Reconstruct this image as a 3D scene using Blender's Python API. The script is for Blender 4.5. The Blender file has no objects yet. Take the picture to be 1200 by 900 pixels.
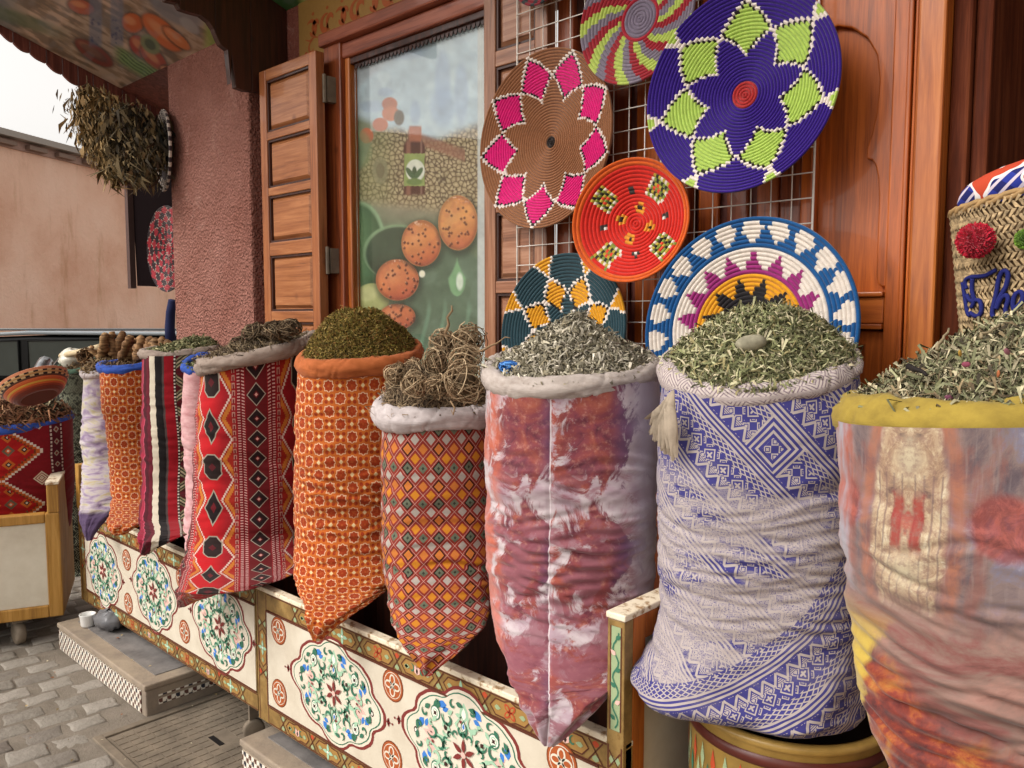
import bpy, math, random
import numpy as np
from mathutils import Vector, Matrix
random.seed(7); rng = np.random.default_rng(7)
R = math.radians
scene = bpy.context.scene
# ------------------------------------------------------------------ camera
F_PX = 950.0; PITCH = math.atan(78/F_PX); YAW = R(43); EYE = 1.42
cam_d = bpy.data.cameras.new('camera'); cam = bpy.data.objects.new('camera', cam_d)
scene.collection.objects.link(cam); scene.camera = cam
cam.location = (0, 0, EYE); cam.rotation_euler = (R(90)-PITCH, 0, YAW)
cam_d.sensor_width = 36; cam_d.lens = F_PX/1200*36; cam_d.clip_start = .05; cam_d.clip_end = 2000
# ------------------------------------------------------------------ world and sun (overcast daylight)
SUN_EL, SUN_AZ = R(42), R(205)      # azimuth clockwise from +Y
world = bpy.data.worlds.new('World'); scene.world = world; world.use_nodes = True
wn = world.node_tree; wn.nodes.clear()
sky = wn.nodes.new('ShaderNodeTexSky'); sky.sky_type = 'NISHITA'; sky.sun_disc = False
sky.sun_elevation = SUN_EL; sky.sun_rotation = SUN_AZ; sky.dust_density = 4; sky.air_density = 1.2
hs = wn.nodes.new('ShaderNodeHueSaturation'); hs.inputs['Saturation'].default_value = .04; hs.inputs['Value'].default_value = 2.85
bg = wn.nodes.new('ShaderNodeBackground'); bg.inputs['Strength'].default_value = .15
wo = wn.nodes.new('ShaderNodeOutputWorld')
tint = wn.nodes.new('ShaderNodeMix'); tint.data_type = 'RGBA'; tint.blend_type = 'MULTIPLY'; tint.inputs[0].default_value = 1; tint.inputs[7].default_value = (1, .965, .925, 1)
wn.links.new(sky.outputs[0], hs.inputs['Color']); wn.links.new(hs.outputs[0], tint.inputs[6]); wn.links.new(tint.outputs[2], bg.inputs['Color']); wn.links.new(bg.outputs[0], wo.inputs[0])
sl = bpy.data.lights.new('sun', 'SUN'); sl.energy = 1.3; sl.angle = R(24); sl.color = (1, .955, .89)
so = bpy.data.objects.new('sun', sl); scene.collection.objects.link(so); so.location = (-2, -4, 8)
sd = Vector((math.sin(SUN_AZ)*math.cos(SUN_EL), math.cos(SUN_AZ)*math.cos(SUN_EL), math.sin(SUN_EL)))
so.rotation_euler = sd.to_track_quat('Z', 'Y').to_euler()
scene.view_settings.view_transform = 'Standard'; scene.view_settings.look = 'None'
scene.view_settings.exposure = -0.72; scene.view_settings.gamma = 1
scene.render.resolution_x = 1024; scene.render.resolution_y = 768
scene.cycles.max_bounces = 6; scene.cycles.diffuse_bounces = 3; scene.cycles.glossy_bounces = 3
scene.cycles.transparent_max_bounces = 6
# ------------------------------------------------------------------ survey: turns a measured direction of the photograph into a place
fwv = np.array([-math.sin(YAW)*math.cos(PITCH), math.cos(YAW)*math.cos(PITCH), -math.sin(PITCH)])
rtv = np.array([math.cos(YAW), math.sin(YAW), 0]); upv = np.cross(rtv, fwv); CP = np.array([0, 0, EYE])
def ray(x, y): return fwv + rtv*(x-600)/F_PX - upv*(y-450)/F_PX
def onY(x, y, Y): r = ray(x, y); return CP + r*(Y/r[1])
def onX(x, y, X): r = ray(x, y); return CP + r*(X/r[0])
def onZ(x, y, Z): r = ray(x, y); return CP + r*((Z-EYE)/r[2])
def dep(p): return float((np.asarray(p)-CP) @ fwv)
def z_at(X, Y, py):
    k = (450-py)/F_PX; pf = X*fwv[0]+Y*fwv[1]; pu = X*upv[0]+Y*upv[1]; return EYE+(k*pf-pu)/(upv[2]-k*fwv[2])
def proj(P): d = P-CP; z = d @ fwv; return 600+F_PX*(d @ rtv)/z, 450-F_PX*(d @ upv)/z
# ------------------------------------------------------------------ node expressions
NT = None
class E:
    def __init__(s, k): s.k = k
    def __add__(a, b): return mth('ADD', a, b)
    __radd__ = __add__
    def __sub__(a, b): return mth('SUBTRACT', a, b)
    def __rsub__(a, b): return mth('SUBTRACT', b, a)
    def __mul__(a, b): return mth('MULTIPLY', a, b)
    __rmul__ = __mul__
    def __truediv__(a, b): return mth('DIVIDE', a, b)
    def __neg__(a): return mth('MULTIPLY', a, -1.0)
def put(sock, v):
    if isinstance(v, E): NT.links.new(v.k, sock)
    elif isinstance(v, (tuple, list)): sock.default_value = tuple(v) if len(v) == len(sock.default_value) else tuple(v)+(1,)
    else: sock.default_value = v
def mth(op, *a):
    n = NT.nodes.new('ShaderNodeMath'); n.operation = op
    for i, v in enumerate(a): put(n.inputs[i], v)
    return E(n.outputs[0])
ab = lambda a: mth('ABSOLUTE', a)
fl = lambda a: mth('FLOOR', a)
fr = lambda a: mth('FRACT', a)
mn = lambda a, b: mth('MINIMUM', a, b)
mx = lambda a, b: mth('MAXIMUM', a, b)
lt = lambda a, b: mth('LESS_THAN', a, b)
gt = lambda a, b: mth('GREATER_THAN', a, b)
md = lambda a, b: mth('FLOORED_MODULO', a, b)
sn = lambda a: mth('SINE', a)
pp = lambda a, b: mth('PINGPONG', a, b)
sq = lambda a: mth('SQRT', a)
def sst(a, e0, e1):
    n = NT.nodes.new('ShaderNodeMapRange'); n.interpolation_type = 'SMOOTHSTEP'; put(n.inputs[0], a); n.inputs[1].default_value = e0; n.inputs[2].default_value = e1
    return E(n.outputs[0])
def lin(h):
    h = h.lstrip('#'); c = [int(h[i:i+2], 16)/255 for i in (0, 2, 4)]
    return tuple((x/12.92 if x <= .04045 else ((x+.055)/1.055)**2.4) for x in c)
def cc(c): return c if isinstance(c, E) else (tuple(lin(c))+(1,) if isinstance(c, str) else tuple(c)[:3]+(1,))
def mixc(f, a, b, mode='MIX'):
    n = NT.nodes.new('ShaderNodeMix'); n.data_type = 'RGBA'; n.blend_type = mode
    put(n.inputs[0], f); put(n.inputs[6], cc(a)); put(n.inputs[7], cc(b)); return E(n.outputs[2])
def vec(x, y, z=0.0):
    n = NT.nodes.new('ShaderNodeCombineXYZ'); put(n.inputs[0], x); put(n.inputs[1], y); put(n.inputs[2], z); return E(n.outputs[0])
def noise(v, scale, detail=2.0, rough=.5, dist=0.0, col=False):
    n = NT.nodes.new('ShaderNodeTexNoise'); put(n.inputs['Vector'], v); n.inputs['Scale'].default_value = scale; n.inputs['Detail'].default_value = detail
    n.inputs['Roughness'].default_value = rough; n.inputs['Distortion'].default_value = dist; return E(n.outputs['Color' if col else 'Fac'])
def vor(v, scale, out='Distance', feature='F1'):
    n = NT.nodes.new('ShaderNodeTexVoronoi'); n.feature = feature; put(n.inputs['Vector'], v); n.inputs['Scale'].default_value = scale; return E(n.outputs[out])
def sep(v):
    n = NT.nodes.new('ShaderNodeSeparateXYZ'); put(n.inputs[0], v); return E(n.outputs[0]), E(n.outputs[1]), E(n.outputs[2])
def uvs():
    n = NT.nodes.new('ShaderNodeUVMap'); n.uv_map = 'UVMap'; x, y, z = sep(E(n.outputs[0])); return x, y
def pos(): return E(NT.nodes.new('ShaderNodeNewGeometry').outputs['Position'])
def objc(): return E(NT.nodes.new('ShaderNodeTexCoord').outputs['Object'])
def objr(): return E(NT.nodes.new('ShaderNodeObjectInfo').outputs['Random'])
def attr(name): n = NT.nodes.new('ShaderNodeAttribute'); n.attribute_name = name; return E(n.outputs['Color'])
def ramp(f, stops, mode='LINEAR'):
    n = NT.nodes.new('ShaderNodeValToRGB'); put(n.inputs[0], f); cr = n.color_ramp; cr.interpolation = mode
    while len(cr.elements) < len(stops): cr.elements.new(.5)
    for e, (p, c) in zip(cr.elements, stops): e.position = p; e.color = cc(c)
    return E(n.outputs[0])
def dark(c, f): return mixc(1.0, c, f if isinstance(f, E) else (f, f, f), 'MULTIPLY')
def grey(e): n = NT.nodes.new('ShaderNodeCombineColor'); [put(n.inputs[i], e) for i in range(3)]; return E(n.outputs[0])
MATS = {}
def mat(name, fn, rough=.8, bump=None, bs=.3, bd=.002, metal=0.0, spec=.3, trans=0.0, sheen=0.0, ior=None, alpha=None, coat=0.0):
    global NT
    if name in MATS: return MATS[name]
    m = bpy.data.materials.new(name); m.use_nodes = True; nt = m.node_tree; NT = nt
    p = nt.nodes['Principled BSDF']
    c = fn() if callable(fn) else cc(fn); put(p.inputs['Base Color'], c)
    put(p.inputs['Roughness'], rough() if callable(rough) else rough); p.inputs['Metallic'].default_value = metal
    p.inputs['Specular IOR Level'].default_value = spec; p.inputs['Transmission Weight'].default_value = trans
    p.inputs['Sheen Weight'].default_value = sheen; p.inputs['Coat Weight'].default_value = coat
    if ior: p.inputs['IOR'].default_value = ior
    if alpha is not None: p.inputs['Alpha'].default_value = alpha
    if bump:
        b = nt.nodes.new('ShaderNodeBump'); b.inputs['Strength'].default_value = bs; b.inputs['Distance'].default_value = bd
        put(b.inputs['Height'], bump()); nt.links.new(b.outputs[0], p.inputs['Normal'])
    MATS[name] = m; return m
# ------------------------------------------------------------------ mesh helpers
def link(o, parent=None):
    scene.collection.objects.link(o)
    if parent: o.parent = parent
    return o
def tag(o, label=None, cat=None, group=None, kind=None):
    if label: o['label'] = label
    if cat: o['category'] = cat
    if group: o['group'] = group
    if kind: o['kind'] = kind
    return o
def empty(name, loc, label, cat, group=None, rot=0):
    o = bpy.data.objects.new(name, None); link(o); o.location = loc; o.rotation_euler = (0, 0, rot); o.empty_display_size = .1
    return tag(o, label, cat, group)
def mesh(name, verts, faces, mats, parent=None, smooth=True, uv=None, col=None, fcol=None, mi=None, loc=None):
    """verts are world points; with a parent that is only moved (not rotated) they are made local"""
    me = bpy.data.meshes.new(name); V = np.asarray(verts, float).reshape(-1, 3)
    off = np.zeros(3)
    q = parent
    while q is not None: off = off+np.array(q.matrix_basis.translation); q = q.parent
    if loc is not None: off = off*0+np.asarray(loc)
    W = V-off
    if isinstance(faces, np.ndarray):
        nf, k = faces.shape
        me.vertices.add(len(W)); me.vertices.foreach_set('co', W.ravel()); me.loops.add(nf*k); me.polygons.add(nf)
        me.loops.foreach_set('vertex_index', faces.ravel().astype(np.int32))
        me.polygons.foreach_set('loop_start', np.arange(nf, dtype=np.int32)*k)
        me.update(calc_edges=True)
    else: me.from_pydata(W.tolist(), [], faces)
    for m in (mats if isinstance(mats, (list, tuple)) else [mats]): me.materials.append(m)
    if mi is not None: me.polygons.foreach_set('material_index', np.asarray(mi, np.int32))
    if smooth: me.polygons.foreach_set('use_smooth', np.ones(len(me.polygons), bool))
    if uv is not None:
        l = me.uv_layers.new(name='UVMap'); li = np.zeros(len(me.loops), np.int32); me.loops.foreach_get('vertex_index', li)
        l.data.foreach_set('uv', np.asarray(uv, float)[li].ravel())
    if col is not None:
        a = me.color_attributes.new('Col', 'FLOAT_COLOR', 'POINT'); a.data.foreach_set('color', np.c_[np.asarray(col, float), np.ones(len(col))].ravel())
    if fcol is not None:
        a = me.color_attributes.new('Col', 'FLOAT_COLOR', 'CORNER'); k = len(me.loops)//len(me.polygons)
        a.data.foreach_set('color', np.repeat(np.c_[np.asarray(fcol, float), np.ones(len(fcol))], k, 0).ravel())
    me.validate(); me.update()
    o = bpy.data.objects.new(name, me); link(o, parent)
    if loc is not None and parent is None: o.location = loc
    return o
class MB:
    def __init__(s): s.v = []; s.f = []; s.m = []; s.cur = 0; s.T = None
    def add(s, vs, fs):
        b = len(s.v)
        for p in vs:
            p = Vector(p)
            if s.T is not None: p = s.T @ p
            s.v.append(tuple(p))
        for f in fs: s.f.append([b+i for i in f]); s.m.append(s.cur)
    def box(s, x0, x1, y0, y1, z0, z1):
        s.add([(x0,y0,z0),(x1,y0,z0),(x1,y1,z0),(x0,y1,z0),(x0,y0,z1),(x1,y0,z1),(x1,y1,z1),(x0,y1,z1)],
              [(0,3,2,1),(4,5,6,7),(0,1,5,4),(1,2,6,5),(2,3,7,6),(3,0,4,7)]); return s
    def prism(s, pts, d):
        """polygon of 3-D points pushed along the vector d"""
        n = len(pts); d = Vector(d); P = [Vector(p) for p in pts]
        s.add(P+[p+d for p in P], [tuple(range(n))[::-1], tuple(range(n, 2*n))]+[(i, (i+1) % n, (i+1) % n+n, i+n) for i in range(n)]); return s
    def tube(s, pts, r, n=8, cap=True):
        P = [Vector(p) for p in pts]; rr = r if isinstance(r, (list, tuple)) else [r]*len(P); vs = []; fs = []
        up = Vector((0, 0, 1)); t0 = (P[1]-P[0]).normalized()
        a = t0.cross(up)
        if a.length < 1e-3: a = Vector((1, 0, 0))
        a.normalize()
        for i, p in enumerate(P):
            t = (P[min(i+1, len(P)-1)]-P[max(i-1, 0)]).normalized(); a = (a-t*a.dot(t)).normalized(); b = t.cross(a)
            for k in range(n):
                q = 2*math.pi*k/n; vs.append(p+(a*math.cos(q)+b*math.sin(q))*rr[i])
        for i in range(len(P)-1):
            for k in range(n): fs.append((i*n+k, i*n+(k+1) % n, (i+1)*n+(k+1) % n, (i+1)*n+k))
        if cap: fs.append(tuple(range(n))[::-1]); fs.append(tuple(range((len(P)-1)*n, len(P)*n)))
        s.add(vs, fs); return s
    def lathe(s, c, prof, n=32, squash=(1, 1)):
        vs = []; fs = []
        for r, z in prof:
            for k in range(n): q = 2*math.pi*k/n; vs.append((c[0]+r*math.cos(q)*squash[0], c[1]+r*math.sin(q)*squash[1], c[2]+z))
        for i in range(len(prof)-1):
            for k in range(n): fs.append((i*n+k, i*n+(k+1) % n, (i+1)*n+(k+1) % n, (i+1)*n+k))
        s.add(vs, fs); return s
    def build(s, name, mats, parent=None, smooth=False, bev=0, seg=2, loc=None):
        o = mesh(name, s.v, s.f, mats, parent, smooth, mi=s.m, loc=loc)
        if bev:
            b = o.modifiers.new('bevel', 'BEVEL'); b.width = bev; b.segments = seg; b.limit_method = 'ANGLE'; b.angle_limit = R(40)
        return o
def vnoise(x, y, seed=0):
    g = np.random.default_rng(seed).random((64, 64)); xi = np.floor(x).astype(int); yi = np.floor(y).astype(int); fx = x-xi; fy = y-yi
    fx = fx*fx*(3-2*fx); fy = fy*fy*(3-2*fy); a = g[xi % 64, yi % 64]; b = g[(xi+1) % 64, yi % 64]; c = g[xi % 64, (yi+1) % 64]; d = g[(xi+1) % 64, (yi+1) % 64]
    return (a*(1-fx)+b*fx)*(1-fy)+(c*(1-fx)+d*fx)*fy
def fbm(x, y, seed=0, o=4): return sum(vnoise(x*2**k+k*7, y*2**k, seed+k)/2**(k+1) for k in range(o))
def grid_faces(nr, nc, wrap=False):
    i, j = np.meshgrid(np.arange(nr-1), np.arange(nc if wrap else nc-1), indexing='ij'); j2 = (j+1) % nc
    return np.stack([i*nc+j, i*nc+j2, (i+1)*nc+j2, (i+1)*nc+j], -1).reshape(-1, 4)
# ------------------------------------------------------------------ flat painted decoration (thin coats of paint standing on a board)
class Art:
    def __init__(s, o, ex, ey, n): s.o = Vector(o); s.ex = Vector(ex); s.ey = Vector(ey); s.n = Vector(n); s.mb = MB(); s.mats = []; s.lay = 1
    def mat(s, m):
        if m not in s.mats: s.mats.append(m)
        s.mb.cur = s.mats.index(m)
    def P(s, x, y, l): return s.o+s.ex*x+s.ey*y+s.n*(.0004*l)
    def poly(s, pts, m, l=None):
        s.mat(m); s.mb.add([s.P(x, y, l or s.lay) for x, y in pts], [tuple(range(len(pts)))])
    def fan(s, c, pts, m, l=None):
        s.mat(m); n = len(pts); s.mb.add([s.P(*c, l or s.lay)]+[s.P(x, y, l or s.lay) for x, y in pts], [(0, i+1, (i+1) % n+1) for i in range(n)])
    def ell(s, x, y, rx, ry, m, l=None, a=0, n=14):
        ca, sa = math.cos(a), math.sin(a)
        s.poly([(x+rx*math.cos(q)*ca-ry*math.sin(q)*sa, y+rx*math.cos(q)*sa+ry*math.sin(q)*ca) for q in [2*math.pi*k/n for k in range(n)]], m, l)
    def line(s, pts, w, m, l=None, closed=False, taper=False):
        s.mat(m); n = len(pts); vs = []
        for i, (x, y) in enumerate(pts):
            a = pts[(i-1) % n] if (closed or i > 0) else pts[i]; b = pts[(i+1) % n] if (closed or i < n-1) else pts[i]
            dx, dy = b[0]-a[0], b[1]-a[1]; L = math.hypot(dx, dy) or 1; ww = w*(1-.8*abs(2*i/(n-1)-1)**2 if taper else 1)/2
            vs += [s.P(x-dy/L*ww, y+dx/L*ww, l or s.lay), s.P(x+dy/L*ww, y-dx/L*ww, l or s.lay)]
        k = n if closed else n-1
        s.mb.add(vs, [(2*i, 2*i+1, (2*(i+1)+1) % (2*n), (2*(i+1)) % (2*n)) for i in range(k)])
    def leaf(s, x, y, a, L, W, m, l=None):
        ca, sa = math.cos(a), math.sin(a); pts = [(0, 0), (.3, .42), (.6, .38), (1, 0), (.6, -.38), (.3, -.42)]
        s.poly([(x+px*L*ca-py*W*sa, y+px*L*sa+py*W*ca) for px, py in pts], m, l)
    def curl(s, x, y, a, r, turn, w, m, l=None, flip=1):
        pts = []; n = 16
        for k in range(n+1):
            q = k/n; rr = r*(1-.75*q); t = a+flip*turn*q; pts.append((x+rr*math.cos(t), y+rr*math.sin(t)))
        s.line(pts, w, m, l, taper=True)
    def build(s, name, parent): return s.mb.build(name, s.mats, parent)
# ------------------------------------------------------------------ materials
def wood(name, c1, c2, c3, axis='z', rough=.42, spec=.45, coat=.15):
    def f():
        x, y, z = sep(pos()); r = objr()*7.0; k = {'z': (42., 42., 2.2), 'x': (2.2, 42., 42.), 'y': (42., 2.2, 42.)}[axis]
        v = vec(x*k[0]+r*9.0, y*k[1]+r*3.0, z*k[2]+r*5.0)
        g = noise(v, 1.0, 4.0, .62, .8); g2 = noise(v, 4.5, 3.0, .7); c = ramp(g*.75+g2*.25, [(.30, c3), (.47, c2), (.62, c1)])
        kn = vor(vec(x*3.0+r, y*3.0, z*3.0+r), 1.3); c = mixc(sst(kn, .10, .03)*.75, c, c3)
        w = noise(pos(), 3.0, 3.0, .6); c = mixc(sst(w, .35, .7)*.25, c, dark(c, .62))
        return mixc(objr()*.22, c, c2)
    def b():
        x, y, z = sep(pos()); k = {'z': (90., 90., 3.), 'x': (3., 90., 90.), 'y': (90., 3., 90.)}[axis]; return noise(vec(x*k[0], y*k[1], z*k[2]), 1.0, 3.0)
    def rg(): return noise(pos(), 9.0, 3.0)*.3+(rough-.12)
    return mat(name, f, rg, b, .25, .0015, spec=spec, coat=coat)
W_SH = wood('shutter_wood', '#b47244', '#985830', '#5c2e18'); W_SHX = wood('shutter_wood_across', '#b87a4c', '#9c5e34', '#64341a', 'x')
W_PALE = wood('weathered_pink_wood', '#a87a5c', '#8c5a3c', '#52301c'); W_PALEX = wood('weathered_pink_wood_across', '#ac7e62', '#905e42', '#58341f', 'x')
W_DOOR = wood('door_wood', '#c86822', '#a85218', '#5e2a0c'); W_DOORX = wood('door_wood_across', '#c46a24', '#a65218', '#62290a', 'x')
W_POST = wood('post_wood', '#c4722e', '#a8581c', '#6c300e'); W_FRAME = wood('window_frame_wood', '#a65830', '#86401f', '#4a1e0c')
W_FRAMEX = wood('window_frame_wood_across', '#a05a40', '#82412a', '#461d10', 'x')
W_DARK = wood('dark_wood', '#4a2214', '#35170d', '#1c0b06', rough=.5); W_AWN = wood('awning_wood', '#8e5244', '#6e3a30', '#44201a', rough=.6, coat=0)
W_OCH = wood('ochre_frame_wood', '#b98a45', '#a3752f', '#7a5220', rough=.5, coat=0)
def stucco(name, c1, c2, sc=1.0, bs=1.0, bd=.012):
    def f():
        p = pos(); n = noise(p, 2.2, 5.0, .6); c = ramp(n, [(.3, c2), (.7, c1)]); m = noise(p, 90.0*sc, 3.0, .6); c = mixc(sst(m, .62, .35)*.35, c, dark(c, .6))
        s = noise(vec(*[a*b for a, b in zip(sep(p), (3.0, 3.0, .5))]), 1.6, 3.0); c = mixc(sst(s, .55, .75)*.25, c, dark(c, .7)); q = noise(p, 5.5, 6.0, .7, 1.0); c = mixc(sst(q, .56, .68)*.35, c, '#cfa294'); return mixc(sst(q, .40, .30)*.3, c, dark(c, .72))
    def b():
        p = pos(); a = noise(p, 70.0*sc, 4.0, .65, .6); v = vor(p, 95.0*sc); return a+v*.6
    return mat(name, f, .93, b, bs, bd, spec=.15)
M_PIL = stucco('rough_pink_stucco', '#c08a7c', '#a26a5c', .8, 1.0, .03); M_RED = stucco('red_plaster', '#a4665a', '#8a5044')
def farwall():
    p = pos(); x, y, z = sep(p); n = noise(p, .9, 6.0, .62); c = ramp(n, [(.3, '#dcaa90'), (.5, '#edc2aa'), (.72, '#f4cfba')])
    s = noise(vec(x*2.0, y*2.0, z*.35), 1.5, 5.0, .65); c = mixc(sst(s, .52, .7)*.55, c, '#b88864'); f = noise(p, 14.0, 4.0); return mixc(sst(f, .55, .7)*.25, c, '#e6c4a8')
M_FAR = mat('far_salmon_render', farwall, .95, lambda: noise(pos(), 18.0, 5.0, .7), .6, .02, spec=.1)
def flat(name, h, rough=.6, var=.12, sc=30.0, **k):
    def f():
        n = noise(pos(), sc, 3.0, .6); c = cc(h); return mixc(sst(n, .3, .75)*var*2, c, dark(mixc(0.0, c, c), .6))
    return mat(name, f, rough, **k)
P_ = {n: flat('paint_'+n, h, .5, .10, 60.0) for n, h in dict(cream='#dad0bd', ochre='#a07a42', brown='#5d3222', maroon='#7c322e', green='#9fc4a6', deepgreen='#3a7058', blue='#3f7cc8',
      pink='#e0b4a8', rust='#a9562c', white='#ece6da', red='#b54a2c', sage='#98a880', ink='#3a211c', cocoa='#7a4022').items()}
def chestband():
    p = pos(); n = noise(p, 26.0, 4.0, .6); c = ramp(n, [(.3, '#6e5630'), (.55, '#8e7040'), (.75, '#a08450')]); return mixc(sst(noise(p, 120.0, 2.0), .6, .75)*.4, c, '#6b4a28')
M_BAND = mat('chest_ochre_band', chestband, .45, lambda: noise(pos(), 80.0, 3.0), .2, .001, coat=.1)
def chestpanel():
    p = pos(); n = noise(p, 7.0, 5.0, .65); c = ramp(n, [(.3, '#c2b6a2'), (.55, '#d0c6b3'), (.8, '#dad1c0')]); return mixc(sst(noise(p, 45.0, 3.0, .7), .66, .8)*.35, c, '#b3a184')
M_PANEL = mat('chest_cream_panel', chestpanel, .5, lambda: noise(pos(), 60.0, 3.0), .15, .001)
M_TOPEDGE = mat('worn_cream_edge', lambda: ramp(noise(pos(), 40.0, 4.0, .65), [(.36, '#9b7a55'), (.46, '#e0d2b8'), (.8, '#ece0ca')]), .55)
def concrete(a, b):
    def f():
        p = pos(); n = noise(p, 9.0, 6.0, .65); c = ramp(n, [(.3, b), (.7, a)]); return mixc(sst(noise(p, 130.0, 2.0), .6, .8)*.4, c, dark(c, .55))
    return f
M_CONC = mat('platform_concrete', concrete('#a3937f', '#84776a'), .9, lambda: noise(pos(), 60.0, 4.0, .65), .5, .004, spec=.15)
M_SLATE = mat('worn_grey_top', concrete('#8a8480', '#5e5a58'), .7, lambda: noise(pos(), 40.0, 4.0, .65), .4, .003)
def cobblec():
    p = pos(); r = objr(); n = noise(p, 14.0, 5.0, .65); c = ramp(n*.55+r*.45, [(.25, '#726961'), (.5, '#878076'), (.75, '#9a9288')]); return mixc(sst(noise(p, 160.0, 2.0), .55, .8)*.45, c, '#5b5148')
M_COB = mat('worn_cobble', cobblec, .85, lambda: noise(pos(), 45.0, 5.0, .7), .8, .008, spec=.2)
M_JOINT = mat('joint_sand', concrete('#8a8074', '#72695e'), .95, lambda: noise(pos(), 120.0, 4.0, .7), .8, .006, spec=.1)
M_GROUND = mat('street_ground', concrete('#9a8d7e', '#7c7064'), .95, lambda: noise(pos(), 30.0, 5.0, .7), .8, .01, spec=.1)
M_IRON = mat('cast_iron', concrete('#8a7c6b', '#645a4e'), .75, lambda: noise(pos(), 90.0, 3.0), .4, .002, metal=.1)
def zellige():
    x, y, z = sep(pos()); u = (x+y)/.016; v = z/.016; fu = fr(u); fv = fr(v); par = md(fl(u)+fl(v), 2.0); t = gt(fu+fv*(1.0-par*2.0)+par*.0, .55)
    c = mixc(t, '#e2dccf', '#5c3a32'); c = mixc(gt(md(fl(u), 3.0), 1.5)*t, c, '#272a38'); e = mx(lt(fu, .1), lt(fv, .1)); return mixc(e, c, '#b7a894')
M_ZEL = mat('zellige_mosaic', zellige, .35, spec=.5)
M_WIRE = flat('white_wire', '#e6ded4', .5, .12); M_METAL = mat('brushed_metal', concrete('#c8c8c8', '#8a8a8c'), .25, metal=.9)
W_JAMB = wood('jamb_wood', '#7a4024', '#5a2814', '#30140a', rough=.7, spec=.15, coat=0)
M_BLACK = flat('black_void_wood', '#120c0a', .8); M_GLASS = mat('window_glass', '#ffffff', .02, trans=1.0, ior=1.28, spec=.4)
def cloth(name, fn, rough=.85, bs=.35, sc=420.0, sheen=.08, bd=.0012, tone=.85):
    def b():
        u, v = uvs(); return noise(vec(u, v), sc, 2.0)*.6+noise(vec(u, v*2.2), 38.0, 4.0, .6)*1.6
    return mat(name, lambda: dark(fn(), tone), rough, b, bs, bd, sheen=sheen, spec=.15)
def soil(c, u, v, amt=.35):
    n = noise(vec(u, v*1.4, 3.0), 9.0, 5.0, .65); return mixc(sst(n, .45, .75)*amt, c, dark(c, .62))
# --- orange star lattice
def pat_orange():
    u, v = uvs(); u = u+noise(vec(u, v), 6.0)*.012; v = v+noise(vec(v, u), 6.0)*.010
    x = u/.0315; y = v/.0360; fx = ab(fr(x)-.5); fy = ab(fr(y)-.5); par = md(fl(x)+fl(y), 2.0)
    d = mn(mx(fx, fy), (fx+fy)*.7071); inside = lt(d, .385); line = lt(ab(d-.375), .040)
    c = mixc(inside, '#cc6424', '#ab3e18'); c = mixc(line, c, '#ecc09a'); c = mixc(lt(d, .08)*.5, c, '#c8602a')
    pet = lt(sq((fx-.25)*(fx-.25)+(fy-.25)*(fy-.25)), .155); o = mixc(pet, '#d06c26', '#a63a16')
    o = mixc(lt(fx+fy, .19), o, '#f3d7a4'); c = mixc(par, c, o)
    n = noise(vec(u, v), 150.0, 2.0); return soil(mixc(sst(n, .5, .75)*.35, c, '#d8884a'), u, v, .25)
# --- woven diamonds
def pat_diamond():
    u, v = uvs(); u = u+noise(vec(u, v), 7.0)*.006; a = .0390; b = .0430; p = u/a+v/b; q = u/a-v/b; i = fl(p); j = fl(q); fp = ab(fr(p)-.5); fq = ab(fr(q)-.5); m = mx(fp, fq)
    row = md(i-j, 4.0); al = md(fl((i+j)/2.0), 2.0); r0 = lt(row, .5); r1 = lt(ab(row-1.0), .5); r2 = lt(ab(row-2.0), .5); r3 = gt(row, 2.5)
    ci = mixc(r0, '#d8d0c4', '#d88c28'); ci = mixc(r1, ci, '#6f7460'); ci = mixc(r2, ci, '#bdb3a8'); ci = mixc(r3, ci, '#d57f3a')
    bl = (r1+r3)*al; base = mixc(noise(vec(u, v), 30.0), '#8e2e24', '#a63e32')
    c = mixc(lt(m, .395)*bl, base, '#1e1612'); inn = lt(m, .30); c = mixc(inn, c, ci); c = mixc(lt(m, .10)*r1, c, '#3a4034')
    c = mixc(gt(m, .462), c, '#8c2a26'); c = mixc(gt(m, .484), c, '#dfb6a6')
    n = noise(vec(u, v), 260.0, 2.0); return soil(mixc(sst(n, .45, .8)*.3, c, dark(c, .5)), u, v, .2)
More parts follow.
